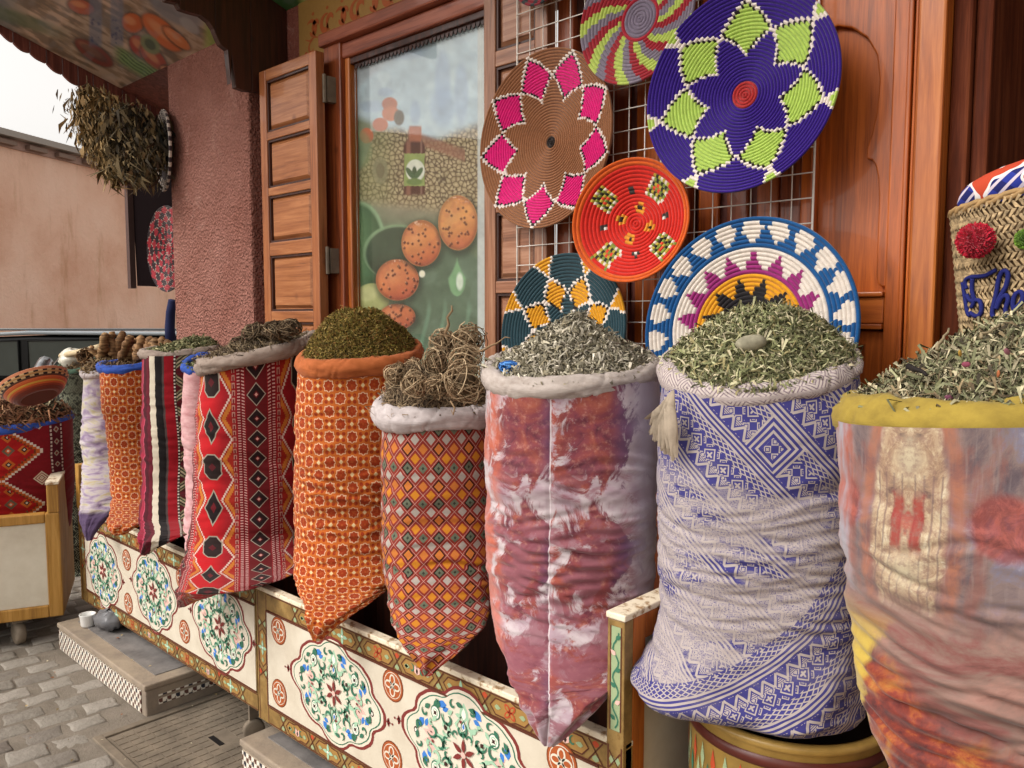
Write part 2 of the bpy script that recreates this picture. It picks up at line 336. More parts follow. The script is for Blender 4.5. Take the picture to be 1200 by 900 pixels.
# --- red kilim
def pat_red():
    u, v = uvs(); v = v+.01; au = pp(ab(u+.004), .150); side = gt(u+.004, 0.0)
    far = sst(u*-1.0, .09, .16); c = mixc(far, mixc(noise(vec(u, v), 40.0, 3.0), '#8c1820', '#a81c24'), '#c41820')  # brighter red on the left side: light from the left put into the colour
    def dia(per, w, off=0.0): return ab(fr(v/per+off)-.5)*2.0+au/w           # 0 in the middle of each diamond
    core = lt(au, .034); k = dia(.067, .033)
    cb = mixc(lt(k, .92), '#6e1a1e', '#b3a898'); cb = mixc(lt(k, .82), cb, '#2a1a1a'); cb = mixc(lt(k, .30), cb, '#6a1820'); cb = mixc(lt(k, .16), cb, '#e2a79c')
    c = mixc(core, c, cb)
    tick = gt(au, .036)*lt(au, .060); t = lt(fr(v/.0085+au*40.0), .42)*lt(ab(au-.041), .0045); t2 = lt(fr(v/.0085), .42)*lt(ab(au-.055), .0045); c = mixc(tick, c, '#7a151d'); c = mixc(mx(t, t2), c, '#d9a9a2')
    ch = gt(au, .066)*lt(au, .076)*gt(fr(v/.020), .25); hole = lt(ab(au-.071), .0022)*gt(fr(v/.020), .45); c = mixc(ch, c, '#c08a7c'); c = mixc(ch*hole, c, '#7a151d')
    ed = .082+.040*(1.0-ab(fr(v/.134+.25)-.5)*2.0); ed = fl(ed/.0045)*.0045; zone = gt(au, .078)*lt(au, ed); c = mixc(zone, c, '#a82a1c'); c = mixc(zone*gt(au, ed-.022)*lt(au, ed-.008), c, '#cc7a30'); c = mixc(lt(ab(au-ed), .0032)*gt(au, .078), c, '#dcc2b4')
    P2 = .268; k2 = ab(fr(v/P2+.78)-.5)*P2/.060+ab(au-.150)/.034; w2 = ab(fr(v/P2+.28)-.5)*P2; oc = lt(w2, .044)*lt(ab(au-.150), .034)*lt(w2+ab(au-.150), .058)
    c = mixc(lt(k2, 1.0), c, '#a39a8a'); c = mixc(lt(k2, .86), c, '#231818'); c = mixc(lt(k2, .3), c, '#6a1820'); oc2 = lt(w2, .040)*lt(ab(au-.150), .030)*lt(w2+ab(au-.150), .052)
    c = mixc(oc, c, '#a39a8a'); c = mixc(oc2, c, '#2a1c1a'); c = mixc(lt(w2+ab(au-.15), .014), c, '#5a1a20')

    n = noise(vec(u*3.0, v), 300.0, 2.0); return mixc(sst(n, .5, .8)*.3, c, dark(c, .55))
# --- striped kilim
def pat_stripe():
    u, v = uvs(); u = u+sn(v*14.0)*.004; x = u+.030
    c = ramp((u+.24)/.24, [(0, '#6a1626'), (.18, '#98243c'), (.29, '#b84a60'), (.315, '#4c1420'), (.40, '#641828'), (.475, '#d6ccb6'), (.575, '#181414'), (.69, '#4e4240'), (.72, '#961420'), (.86, '#241818')], 'CONSTANT')
    dots = gt(x, -.002)*lt(x, .004)*lt(fr(v/.012), .5); c = mixc(dots, c, '#d8cfc0')
    z = gt(x, .006); ph = ab(fr(v/.115)-.5)*2.0; d = fr((x-.006)/.082*1.0-ph*.95+2.0); zc = ramp(d, [(0, '#5c1820'), (.30, '#8a8464'), (.42, '#332820'), (.52, '#b5a888'), (.64, '#3a4a34'), (.74, '#a89a78'), (.84, '#4a2420'), (.92, '#5c1820')], 'CONSTANT'); zc = mixc(lt(fr(v/.014), .4)*.35, zc, '#241c18')
    c = mixc(z, c, zc); n = noise(vec(u*3.0, v), 300.0, 2.0); return mixc(sst(n, .5, .8)*.3, c, dark(c, .55))
# --- tie dyed cloth
def pat_tie():
    u, v = uvs(); sgn = gt(u, -.045); s = u+.045+(1.0-sgn)*.150; w = noise(vec(s*1.3+.1, v, .3), 13.0, 9.0, .68, .7)
    vv = ab(fr((v-.090)/.29+.5)-.5)*.29; blob = 1.0-sq((s-.085)*(s-.085)*1.1+vv*vv*.9)*9.0
    t = w*2.3-.90+blob*.46
    n2 = noise(vec(s, v, 4.0), 16.0, 5.0, .6, .8); n3 = noise(vec(s, v, 8.0), 11.0, 4.0, .6, .6)
    base = mixc(sst(n3, .35, .65), '#c9bcbe', '#ac929c'); dye = ramp(n2, [(.33, '#5e2a38'), (.44, '#7c3a44'), (.56, '#8e4440'), (.70, '#a45a48')])
    dye = mixc(sst(s, .05, .01)*.5, dye, '#a8503a'); dye = mixc(sst(noise(vec(s, v, 21.0), 60.0, 5.0, .7), .5, .68)*.55, dye, '#c08a7a'); dye = mixc(sst(s, .115, .17), dye, '#6e4a68'); c = mixc(sst(t, .16, .36), base, dye)
    low = sst(noise(vec(s, v*1.6, 12.0), 9.0, 7.0, .66, .8), .44, .56)*sst(v, .10, .25); c = mixc(low*.85, c, mixc(n2, '#7c3c46', '#9a6470')); c = mixc(sst(u*-1.0, .15, .19)*sst(n3, .40, .55)*.7, c, '#c4603f')
    c = mixc(sst(u, .115, .17)*.75, c, mixc(n2, '#9c92a4', '#bcb0bc'))
    seam = lt(ab(u+.045), .0014); c = mixc(seam*.8, c, '#e4d8da'); return c
# --- blue and cream brocade
def pat_blue():
    u, v = uvs(); u = u+noise(vec(u, v), 5.0)*.010
    cu = u+.28; cv = v-.05; rad = sq(cu*cu+cv*cv); ang = mth('ARCTAN2', cu, cv)*.55; arc = gt(rad, .490)*gt(v, .22)
    a = (u*.70-v*.72)*(1.0-arc)+(rad-.512)*arc; b = (u*.72+v*.70)*(1.0-arc)+ang*arc
    per = .088; fa = fr(a/per+.0); band = lt(fa, .26); lines = band*lt(fr(fa/.087), .5)
    def loz(s, w, k0): x = ab(fr(a/s)-.5); y = ab(fr(b/s)-.5); return x+y, mx(lt(ab(x+y-k0), w), lt(mn(x, y), w)*lt(x+y, .20))
    m1, p1 = loz(.0175, .075, .40); m2, p2 = loz(.035, .045, .36); x3 = ab(fr(a/.0080)-.5); y3 = ab(fr(b/.0170)-.5); p3 = lt(ab(x3+y3-.45), .13)
    sel = fl(fa*4.0-.2); fine = p1*lt(ab(sel-1.0), .5)+mx(p2, p1*gt(m2, .55))*lt(ab(sel-2.0), .5)+p3*gt(sel, 2.5)+p1*lt(sel, .5)
    tz = gt(fa, .27)*lt(fa, .48); tp = ab(fr(b/.027)-.5)*2.0; tri = lt(ab(tp-(fa-.27)/.21), .20)+lt(tp, (fa-.36)/.2)*lt(fr(fa*30.0), .6); fine = fine*(1.0-tz)+mn(tri, 1.0)*tz
    big = ab(u-.035)+ab(v-.085); zz = lt(big, .056); bl = lt(fr(big/.0125), .45); fine = fine*(1.0-zz)+zz*mx(bl*gt(big, .018), p1*lt(big, .018))
    k = mx(fine*(1.0-band), lines)
    cream = mixc(noise(vec(u, v), 50.0, 3.0), '#9f9492', '#b9ada6'); blue = mixc(noise(vec(u, v, 2.0), 22.0, 3.0), '#33306a', '#474486')
    c = mixc(k, blue, cream)
    n = noise(vec(u*1.5, v*3.6, 5.0), 3.4, 6.0, .70, .5); worn = sst(n+sst(v, .10, .2)*.07-sst(v, .42, .6)*.10, .47, .57); hi = sst(v, .09, .20)*(1.0-arc*.85)
    th = gt(noise(vec(u*2.0+v, v*2.0-u), 230.0, 2.0, .6), .415); c = mixc(worn*hi*th*.80, c, cream)
    return soil(c, u, v, .10)
def pat_bluerim():
    u, v = uvs(); x = ab(fr(u/.05+v*6.0)-.5); y = ab(fr(v/.05-u*3.0)-.5); m = x+y; l = mx(lt(fr(m*6.0), .38), 0.0); f = gt(noise(vec(u, v), 170.0, 2.0), .58)
    c = mixc(l*.75, '#c9bcb4', '#6b5668'); return mixc(f*.5, c, '#a6979a')
# --- big printed cloth at the right
def pat_abs():
    u, v = uvs(); s = ab(u+.103); w1 = noise(vec(s, v, 1.0), 12.0, 8.0, .68, .6); w2 = noise(vec(s, v, 6.0), 34.0, 8.0, .72, .8); w3 = noise(vec(s*2.0, v*.8, 3.0), 7.0, 6.0, .62, .5); fib = noise(vec(u*160.0, v*14.0), 1.0, 3.0, .6)
    c = ramp(w1, [(.30, '#4a4048'), (.42, '#66585c'), (.52, '#83706c'), (.60, '#7c7686'), (.72, '#a8a0a4')])
    c = mixc(sst(w3, .50, .62)*.6, c, '#8f5a4e'); c = mixc(sst(fib, .5, .75)*.25, c, '#b0a29c')
    env = sst(v*-1.0+w1*.05, -.225, -.17); bulge = (v-.11)*(v-.11)*1.2
    ring = 1.0-sst(ab(s-.060+bulge+w2*.012-.006), .002, .013); c = mixc(ring*env*sst(w1, .34, .56)*.7, c, mixc(w2, '#94503c', '#bc7c58'))
    colm = sst(s*-1.0-bulge+w2*.012, -.046, -.036)*env; cm = ramp(w2, [(.34, '#6e5a50'), (.46, '#a88c70'), (.56, '#c9b594'), (.68, '#e0d6bc')])
    ln = sst(ab(fr(s/.0105+w2*.5)-.5), .33, .46)*gt(v, .05); cm = mixc(ln*sst(w3, .35, .6)*.55, cm, '#584a52'); bar = sst(ab(s-.020+w2*.016)*-1.0, -.0095, -.004)*sst(v+w1*.04, .085, .10)*sst(v*-1.0+w1*.04, -.128, -.11); cm = mixc(bar*.9, cm, '#9c2c26'); cm = mixc(sst((s+ab(v-.105)*.4+w2*.03)*-1.0, -.026, -.016)*.8, cm, '#a84034'); cm = mixc(sst((s+ab(v-.035)*.8+w2*.05)*-1.0, -.052, -.03)*.7+sst((s+ab(v-.165)*.8+w2*.05)*-1.0, -.056, -.03)*.7, cm, '#cfc2a2')
    cm = mixc(sst(noise(vec(s, v, 31.0), 90.0, 6.0, .75), .46, .62)*.6, cm, mixc(w1, '#6a5450', '#b08a74')); c = mixc(colm*.85, c, cm)
    orb = sq((s-.108)*(s-.108)+(v-.098)*(v-.098)*1.3); c = mixc(sst(orb+w2*.03, .060, .046)*.78, c, mixc(sst(w2, .4, .6), '#7c3430', '#ac5448'))
    lt_ = sst(u*-1.0+w1*.05, .205, .235)*lt(v, .22); c = mixc(lt_*.7, c, mixc(sst(w3, .4, .6), '#b0aeb8', '#b8583a'))
    low = sst(v+w1*.10, .22, .29); cl = ramp(noise(vec(u*.8, v*1.8, 9.0), 10.0, 7.0, .66, .6), [(.32, '#5a3e38'), (.42, '#80504a'), (.52, '#866a60'), (.62, '#9c7468'), (.74, '#6e4c44')]); c = mixc(low, c, cl)
    fire = sst(v-(u+.22)*.55+w3*.12, .285, .33); cf = ramp(noise(vec(u, v, 14.0), 13.0, 9.0, .72, .6), [(.34, '#20161a'), (.42, '#5e2020'), (.50, '#8a3424'), (.57, '#ac5c28'), (.65, '#bc8238'), (.76, '#bc9a48')]); c = mixc(fire*.88, c, cf)
    ye = sst(u*-1.0-(v-.3)*.35+w1*.09, .185, .205)*sst(v, .22, .28); c = mixc(ye*.92, c, mixc(w2, '#b08a30', '#d8c45e')); return c
def pat_lav():
    u, v = uvs(); n = noise(vec(u, v*1.8), 14.0, 5.0, .6, .6); c = ramp(n, [(.32, '#8a7494'), (.43, '#b4a2b8'), (.53, '#d2c8c8'), (.63, '#cfc49c'), (.72, '#c8a690')]); return mixc(sst(v+n*.06, .74, .79), c, '#5f4c6c')
def pat_leftkilim():
    u, v = uvs(); cu = u+.07; vv = ab(fr((v+.02)/.25)-.5)*.25; ed = .165-fl(vv/.010)*.0105*1.2
    m = ab(cu); c = mixc(noise(vec(u, v), 60.0), '#74141e', '#8c1a24'); c = mixc(lt(m, ed), c, '#ddd2c6'); c = mixc(lt(m, ed-.012), c, '#c0602a'); c = mixc(lt(m, ed-.028), c, '#7a3a22'); c = mixc(lt(m, ed-.036), c, '#ac1c1c')
    fx = ab(fr(cu/.062)-.5)*.062; fy = ab(fr(v/.062)-.5)*.062; d = fx+fy; al = md(fl(cu/.062)+fl(v/.062), 2.0); ins = lt(m, ed-.045)
    c = mixc(ins*lt(d, .026), c, mixc(al, '#c4662c', '#6b5a48')); c = mixc(ins*lt(d, .013), c, mixc(al, '#3a2a20', '#cc5a2c')); c = mixc(ins*lt(d, .006), c, '#d8cbb8')
    b = gt(u, .125)*lt(u, .19); bb = gt(u, .128)*lt(u, .136)+gt(u, .178)*lt(u, .186); c = mixc(b, c, '#561420'); c = mixc(bb*gt(fr(v/.016), .4), c, '#d0c2b8'); c = mixc(b*lt(ab(u-.157)+ab(fr(v/.05)-.5)*.05, .014), c, '#a89888'); c = mixc(b*lt(ab(u-.157)+ab(fr(v/.05)-.5)*.05, .007), c, '#7a2420')
    x = ab(u-.085)+ab(fr((v-.105)/.25)-.5)*.25; c = mixc(lt(x, .034)*gt(fr(x/.012+.2), .4)*gt(m, ed+.006), c, '#d8ccb8'); return c
M_ORANGE = cloth('orange_star_print_cloth', pat_orange, tone=.72); M_DIAM = cloth('diamond_weave_cloth', pat_diamond, tone=.72); M_REDK = cloth('red_kilim_cloth', pat_red, sc=600.0, tone=.78)
M_STRIPE = cloth('striped_kilim_cloth', pat_stripe); M_TIE = cloth('tie_dyed_velvet', pat_tie, .7, .25, 500.0, .3); M_BLUE = cloth('blue_brocade', pat_blue, tone=.92); M_ABS = cloth('abstract_printed_cloth', pat_abs, .6, .2, 700.0, .2)
M_LAV = cloth('lavender_dyed_cloth', pat_lav, tone=.74); M_LK = cloth('maroon_kilim_cloth', pat_leftkilim); M_BRIM = cloth('cream_patterned_rim', pat_bluerim, .9)
def plain(name, a, b, **k):
    def f(): u, v = uvs(); n = noise(vec(u, v*2.0), 22.0, 5.0, .65); return ramp(n, [(.32, b), (.62, a)])
    return cloth(name, f, **k)
M_CANVAS = plain('pale_canvas_rim', '#c4b8b0', '#a09288'); M_WHITE = plain('white_canvas_rim', '#cfc4c2', '#aca09e'); M_GREYR = plain('grey_canvas_rim', '#a59488', '#857468'); M_YEL = plain('mustard_rim', '#a8903e', '#8c7634')
M_ORIM = plain('orange_rim', '#bc683a', '#a05628'); M_BLURIM = plain('blue_rim', '#3a5cb4', '#28418c'); M_PINK = plain('pink_towel_cloth', '#dfb4b4', '#c48a8c'); M_GRN = plain('green_rim', '#5a7460', '#40584a')
def pat_grn():
    u, v = uvs(); d = ab(fr(u/.05)-.5)+ab(fr(v/.06)-.5); c = mixc(lt(fr(d*4.0), .4), '#3c4236', '#9a9a82'); return mixc(sst(noise(vec(u, v), 60.0), .5, .6), c, '#2c2c24')
M_GPAT = cloth('grey_green_tribal_cloth', pat_grn)
def herbmat():
    c = attr('Col'); n = noise(pos(), 260.0, 2.0); return mixc(sst(n, .35, .7)*.45, c, dark(c, .55))
M_HERB = mat('dried_plant', herbmat, .8, spec=.2)
def woolc(): c = attr('Col'); n = noise(pos(), 500.0, 2.0); return mixc(sst(n, .4, .75)*.35, c, dark(c, .6))
M_WOOL = mat('wool_stitch', woolc, .85, lambda: noise(pos(), 700.0, 2.0), .4, .0008, sheen=.25, spec=.15)
M_PRINT = mat('printed_sheet', lambda: attr('Col'), .45, spec=.4)
M_STRAW = mat('plaited_straw', lambda: mixc(1.0, attr('Col'), ramp(noise(pos(), 120.0, 3.0), [(.3, '#8a8a8a'), (.7, '#ffffff')]), 'MULTIPLY'), .7, lambda: noise(pos(), 300.0, 2.0), .5, .001)
# ================================================================== SETTING
g = MB(); g.box(-60, 60, -60, 60, -.5, -.014); tag(g.build('ground', M_GROUND), kind='structure')
# paved street: every stone is a piece of its own
pav = MB().box(-7.5, .8, -.4, 2.6, -.0139, -.0042).build('pavement', M_JOINT); tag(pav, kind='structure')
def stone_mesh(k):
    r = np.random.default_rng(k); hx, hy = .0490*r.uniform(.80, 1.04), .070*r.uniform(.74, 1.06); vs = []; ring = []
    base = [(-1,-1),(-.3,-1.02),(.4,-.98),(1,-1),(1.03,-.2),(.98,.4),(1,1),(.3,.98),(-.4,1.02),(-1,1),(-1.02,.3),(-.98,-.4)]
    jit = r.uniform(-.09, .09, (12, 2))
    for s, z in ((1.0, -.0115), (.95, -.0035), (.80, -.0005)):
        for (x, y), (jx, jy) in zip(base, jit): q = s if abs(x) > .9 or abs(y) > .9 else s; vs.append(((x*q+jx)*hx, (y*q+jy)*hy, z+r.uniform(-.0022, .0022)*(s < .95)))
    vs.append((0, 0, r.uniform(-.001, .002))); f = []
    for k in range(2):
        for i in range(12): f.append((k*12+i, k*12+(i+1) % 12, (k+1)*12+(i+1) % 12, (k+1)*12+i))
    for i in range(12): f.append((24+i, 24+(i+1) % 12, 36))
    me = bpy.data.meshes.new('cobble'); me.from_pydata(vs, [], f); me.materials.append(M_COB); me.polygons.foreach_set('use_smooth', np.ones(len(f), bool)); me.update(); return me
stones = [stone_mesh(k) for k in range(10)]
far_v = []; far_f = []; n_single = 0
ca_, sa_ = math.cos(R(-6)), math.sin(R(-6)); cand = []
for i in range(52):
    for j in range(27):
        x0 = -6.6+i*.104; y0 = -.35+j*.150+(.075 if i % 2 else 0)+random.uniform(-.022, .022)
        x = x0*ca_-y0*sa_-.25; y = x0*sa_+y0*ca_-.45
        if x > -1.75 or y > 2.3 or y < -.3: continue
        if -3.72 < x < -2.84 and 1.12 < y: continue
        if -2.95 < x < -2.1 and .93 < y < 1.55: continue
        px, py = proj(np.array([[x, y, 0.]])); cand.append((x, y, -30 < px[0] < 330 and 700 < py[0] < 930))
for x, y, vis in cand:
    me = stones[random.randrange(10)]
    a = R(-6)+R(random.choice((0, 180)))+random.uniform(-.05, .05); z = random.uniform(-.003, .003); sx, sy = random.uniform(.9, 1.02), random.uniform(.9, 1.02)
    if vis and n_single < 296:
        o = bpy.data.objects.new('cobble', me); link(o, pav); o.location = (x, y, z); o.rotation_euler = (random.uniform(-.014, .014), random.uniform(-.014, .014), a); o.scale = (sx, sy, 1); n_single += 1
    else:
        b = len(far_v); c, s = math.cos(a), math.sin(a)
        for v in me.vertices: far_v.append((x+(v.co.x*c-v.co.y*s)*sx, y+(v.co.x*s+v.co.y*c)*sy, v.co.z+z))
        for p in me.polygons: far_f.append([b+i for i in p.vertices])
if far_f: tag(mesh('cobble_paving', far_v, far_f, M_COB, pav), kind='stuff')
# manhole
mh = empty('manhole_cover', (-2.54, 1.22, 0), 'square cast iron drain cover set in the paving below the painted chests', 'manhole')
m = MB(); m.box(-2.84, -2.20, .96, .99, -.012, .003); m.box(-2.84, -2.20, 1.50, 1.53, -.012, .003); m.box(-2.84, -2.81, .99, 1.50, -.012, .003); m.box(-2.23, -2.20, .99, 1.50, -.012, .003); m.build('cover_frame', M_IRON, mh, bev=.003)
m = MB(); m.box(-2.805, -2.235, .995, 1.495, -.012, -.003); m.build('cover_plate', M_IRON, mh)
m = MB()
for i in range(15):
    for j in range(13):
        if 6 <= i <= 8 and 6 <= j <= 7: continue
        x = -2.795+i*.0375; y = 1.003+j*.0375; m.box(x, x+.029, y, y+.032, -.003, -.0012)
tag(m.build('tread_pattern', M_IRON, mh), kind='stuff')
MB().box(-2.56, -2.48, 1.232, 1.250, -.003, -.0015).build('lifting_slot', M_BLACK, mh)
# platforms
def platform(name, x0, x1, y0, y1, z1, label, zel=True):
    p = empty(name, ((x0+x1)/2, (y0+y1)/2, 0), label, 'step')
    m = MB(); m.box(x0, x1, y0, y1, -.012, z1-.022); m.build('block', M_CONC, p, bev=.006)
    m = MB(); m.box(x0-.006, x1+.006, y0-.006, y1+.006, z1-.022, z1); m.build('stone_rim', M_CONC, p, bev=.006, seg=3)
    m = MB(); m.box(x0+.055, x1-.055, y0+.06, y1-.05, z1, z1+.003); m.build('slate_top', M_SLATE, p)
    m = MB(); m.box(x0+.01, x1-.035, y0-.004, y0-.0005, .0, z1-.030); m.build('mosaic_front', M_ZEL, p)
    m = MB(); m.box(x1+.0005, x1+.004, y0+.045, y1-.03, .028, .048); m.box(x1+.0005, x1+.003, y0+.045, y1-.03, .058, .064); m.build('mosaic_side', M_ZEL, p)
    return p
platform('stone_platform', -3.74, -2.86, 1.15, 2.0, .112, 'low concrete step with black and white mosaic front under the left painted chest')
platform('stone_platform', -2.30, -1.35, 1.215, 2.0, .095, 'low concrete step just showing under the right painted chest')
# ------------------------------------------------------------------ shop building
shop = empty('shop_building', (-2.0, 2.1, 0), 'red stucco shopfront with panelled wooden shutters and printed window', 'building')
MB().box(-4.17, -3.375, 1.90, 2.5, 0, 3.6).build('pillar', M_PIL, shop, bev=.012)
m = MB(); m.box(-3.375, -2.90, 2.04, 2.4, 0, 3.6); m.box(-2.90, -1.95, 2.04, 2.4, 2.56, 3.6); m.box(-2.90, -1.95, 2.04, 2.4, 0, 1.06); m.box(-1.95, -.42, 2.08, 2.4, 2.62, 3.6); m.box(-.42, .75, 2.04, 2.4, 2.62, 3.6); m.box(.75, 3.2, 2.04, 2.4, 0, 3.6)
m.build('wall', M_RED, shop)
# ochre stencilled band
A = Art((-3.17, 2.0355, 2.42), (1, 0, 0), (0, 0, 1), (0, -1, 0))
m = MB(); m.box(-3.17, -1.2, 2.036, 2.0399, 2.585, 2.80); m.box(-3.17, -2.93, 2.036, 2.0399, 2.30, 2.585); m.build('ochre_band', P_['ochre'], shop)
for k in range(13):
    x = .10+k*.105; z = .235+.0
    A.curl(x, z-.01, 1.2 if k % 2 else 2.4, .044, 5.2, .024, P_['rust'], 2, 1 if k % 2 else -1); A.curl(x+.04, z+.0, 4.4, .040, 4.2, .020, P_['rust'], 2, -1); A.line([(x-.05, z-.04), (x-.015, z-.052), (x+.02, z-.042), (x+.05, z-.05)], .009, P_['rust'], 2, taper=True); A.ell(x+.012, z+.055, .010, .007, P_['rust'], 2)
for k in range(3):
    z = .15-k*.07; A.curl(.10, z, 1.4, .032, 4.8, .013, P_['rust'], 2); A.curl(.06, z-.02, 4.6, .022, 4, .010, P_['rust'], 2, -1)
A.build('stencil_scrolls', shop)
# window: frame, glass, printed sheet behind it
fx0, fx1, gx0, gx1, gz1 = -2.885, -1.945, -2.735, -1.985, 2.425
fr_o = MB(); fr_o.box(fx0, gx0-.035, 1.965, 2.04, .98, 2.535); fr_o.build('frame_post', W_FRAME, shop, bev=.006)
m = MB(); m.box(gx0-.035, gx0-.004, 1.985, 2.04, .98, 2.46); m.build('frame_moulding', W_POST, shop, bev=.006)
m = MB(); m.box(fx0-.01, fx1+.30, 1.945, 2.04, 2.512, 2.565); m.build('frame_head', W_FRAMEX, shop, bev=.008)
m = MB(); m.box(fx0+.08, fx1, 1.975, 2.04, 2.45, 2.511); m.build('frame_moulding', W_FRAMEX, shop, bev=.008)
m = MB(); m.box(gx0-.003, gx1+.01, 1.99, 2.04, 2.425, 2.449); m.build('frame_moulding', W_DARK, shop, bev=.003)
m = MB()
for k in range(34):
    x = gx0+.01+k*.0222; m.prism([(x, 2.002, 2.425), (x+.0222, 2.002, 2.425), (x+.017, 2.002, 2.409), (x+.011, 2.002, 2.404), (x+.005, 2.002, 2.409)], (0, .004, 0))
m.build('scalloped_lace', W_DARK, shop)
m = MB(); m.box(gx0-.034, gx1+.04, 1.95, 2.04, 1.06, 1.12); m.build('sill', W_FRAMEX, shop, bev=.006)
MB().box(gx0-.003, gx1+.01, 2.012, 2.016, 1.12, 2.424).build('pane', M_GLASS, shop)
def smooth(e0, e1, x): t = np.clip((x-e0)/(e1-e0), 0, 1); return t*t*(3-2*t)
class Paint:
    def __init__(s, px, py, base): s.x = px; s.y = py; s.c = np.tile(np.array(lin(base)), (len(px), 1))
    def mix(s, a, col): col = np.array(lin(col)) if isinstance(col, str) else col; a = np.clip(a, 0, 1)[:, None]; s.c = s.c*(1-a)+col*a
    def ell(s, cx, cy, rx, ry, col, soft=.12, a=1.0, rot=0.0):
        dx, dy = s.x-cx, s.y-cy; c, q = math.cos(rot), math.sin(rot); d = np.hypot((dx*c+dy*q)/rx, (-dx*q+dy*c)/ry); s.mix(smooth(1+soft/2, 1-soft/2, d)*a, col); return d
    def n(s, sc, seed=0, o=4): return fbm(s.x/sc+50, s.y/sc+50, seed, o)
def sheet(name, P00, P10, P01, nu, nv, paint, parent, back=None):
    a, b = np.meshgrid(np.linspace(0, 1, nu), np.linspace(0, 1, nv)); a = a.ravel(); b = b.ravel(); P00, P10, P01 = map(np.array, (P00, P10, P01))
    V = P00+a[:, None]*(P10-P00)+b[:, None]*(P01-P00); px, py = proj(V); col = paint(px, py)
    return mesh(name, V, grid_faces(nv, nu), M_PRINT, parent, False, col=col)
def worley(x, y, seed):
    g = np.random.default_rng(seed).random((64, 64, 3)); xi = np.floor(x).astype(int); yi = np.floor(y).astype(int); f1 = np.full(x.shape, 9.); f2 = f1.copy(); idv = f1.copy()
    for dx in (-1, 0, 1):
        for dy in (-1, 0, 1):
            c = g[(xi+dx) % 64, (yi+dy) % 64]; d = np.hypot(xi+dx+c[:, 0]-x, yi+dy+c[:, 1]-y); m = d < f1; f2 = np.where(m, f1, np.minimum(f2, d)); idv = np.where(m, c[:, 2], idv); f1 = np.where(m, d, f1)
    return f1, f2, idv
def paint_window(px, py):
    P = Paint(px, py, '#7b8a6c'); n = P.n(18, 3); n2 = P.n(5, 9, 3)
    P.mix(smooth(.35, .7, n)*.6, '#56664c')
    P.mix(smooth(0, 1, (275-py)/40)*.75*smooth(415, 470, px), '#a3937c')
    # heap of nuts
    top = 215-65*smooth(410, 455, px)+55*smooth(470, 560, px)*.2-8*np.sin(px/14); nuts = smooth(-6, 6, py-top+10)*smooth(250, 232, py-.12*(px-480)); cell = P.n(3.2, 21, 2); F1, F2, ID = worley(px/5.2, py/5.2, 5)
    P.mix(nuts, '#9c8a66'); P.mix(nuts*ID*.6, '#c4b288'); P.mix(nuts*smooth(.30, .08, F2-F1)*.9, '#4e3c24'); P.mix(nuts*smooth(.35, .1, F1)*.5, '#d4c49c'); P.mix(nuts*smooth(475, 440, px)*.35, '#8f9a62')
    # reflection of pale sky and a roof slope, painted into the sheet
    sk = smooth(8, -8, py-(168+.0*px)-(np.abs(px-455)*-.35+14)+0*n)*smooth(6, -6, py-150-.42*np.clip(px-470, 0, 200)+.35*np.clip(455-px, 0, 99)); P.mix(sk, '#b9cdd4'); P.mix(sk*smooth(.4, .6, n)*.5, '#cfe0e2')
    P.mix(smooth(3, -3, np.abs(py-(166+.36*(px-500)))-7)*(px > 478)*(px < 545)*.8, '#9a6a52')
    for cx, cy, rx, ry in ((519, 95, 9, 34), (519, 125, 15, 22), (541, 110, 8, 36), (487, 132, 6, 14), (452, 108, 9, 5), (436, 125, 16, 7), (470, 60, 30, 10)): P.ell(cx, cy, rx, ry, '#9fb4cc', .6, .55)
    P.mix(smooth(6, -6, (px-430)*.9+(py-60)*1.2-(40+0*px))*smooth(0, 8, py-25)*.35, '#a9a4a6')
    P.ell(457, 122, 9, 8, '#bd7350', .2); P.ell(458, 133, 10, 9, '#c8805a', .2); P.ell(446, 146, 9, 8, '#c67650', .2); P.ell(430, 159, 8, 9, '#c06e48', .2); P.ell(468, 138, 6, 9, '#6b6048', .3); P.ell(422, 175, 14, 22, '#7f9468', .4, .6)
    # bottle
    wb = np.where(py < 172, 4.5+8*np.clip((py-160)/12, 0, 1)**.6, 12.5); b = smooth(1, -1, np.abs(px-486)-wb)*(py > 148)*smooth(231, 226, py); P.mix(b*1., '#55301f'); P.mix(b*smooth(4, 1, np.abs(px-479))*.6, '#a8745a'); P.mix(b*smooth(2, 0, np.abs(px-494))*.35, '#c09a84'); P.mix((np.abs(px-487) < 7)*smooth(146, 150, py)*smooth(168, 164, py), '#b06e50')
    P.mix((np.abs(px-486) < 12)*(py > 180)*(py < 218)*1., '#93a35c'); P.ell(487, 200, 11, 13, '#dfe2d0', .1); P.ell(486, 204, 3, 9, '#3e5634', .3); P.ell(481, 203, 3, 8, '#4c6640', .3, 1, -.6); P.ell(491, 203, 3, 8, '#4c6640', .3, 1, .6); P.ell(486, 213, 9, 4, '#6d8448', .3)
    P.ell(446, 200, 9, 16, '#8d8a66', .25, .8); P.ell(446, 200, 5, 9, '#716a4a', .3, .7)
    # cactus pads
    P.mix(smooth(430, 412, px)*smooth(140, 180, py)*.85, '#33443a'); P.ell(417, 302, 36, 66, '#8fae86', .06, .9, .1); P.ell(415, 303, 34, 64, '#41603f', .10, 1, .1); P.ell(408, 290, 26, 50, '#6c8c62', .9, .8)
    P.ell(466, 296, 40, 33, '#8aa67e', .06, .8); P.ell(467, 298, 38, 32, '#3f4f3c', .1, .95); P.ell(530, 365, 60, 72, '#5c7059', .12, .95); P.mix(smooth(.45, .7, n)*smooth(295, 330, py)*.35, '#7d927c')
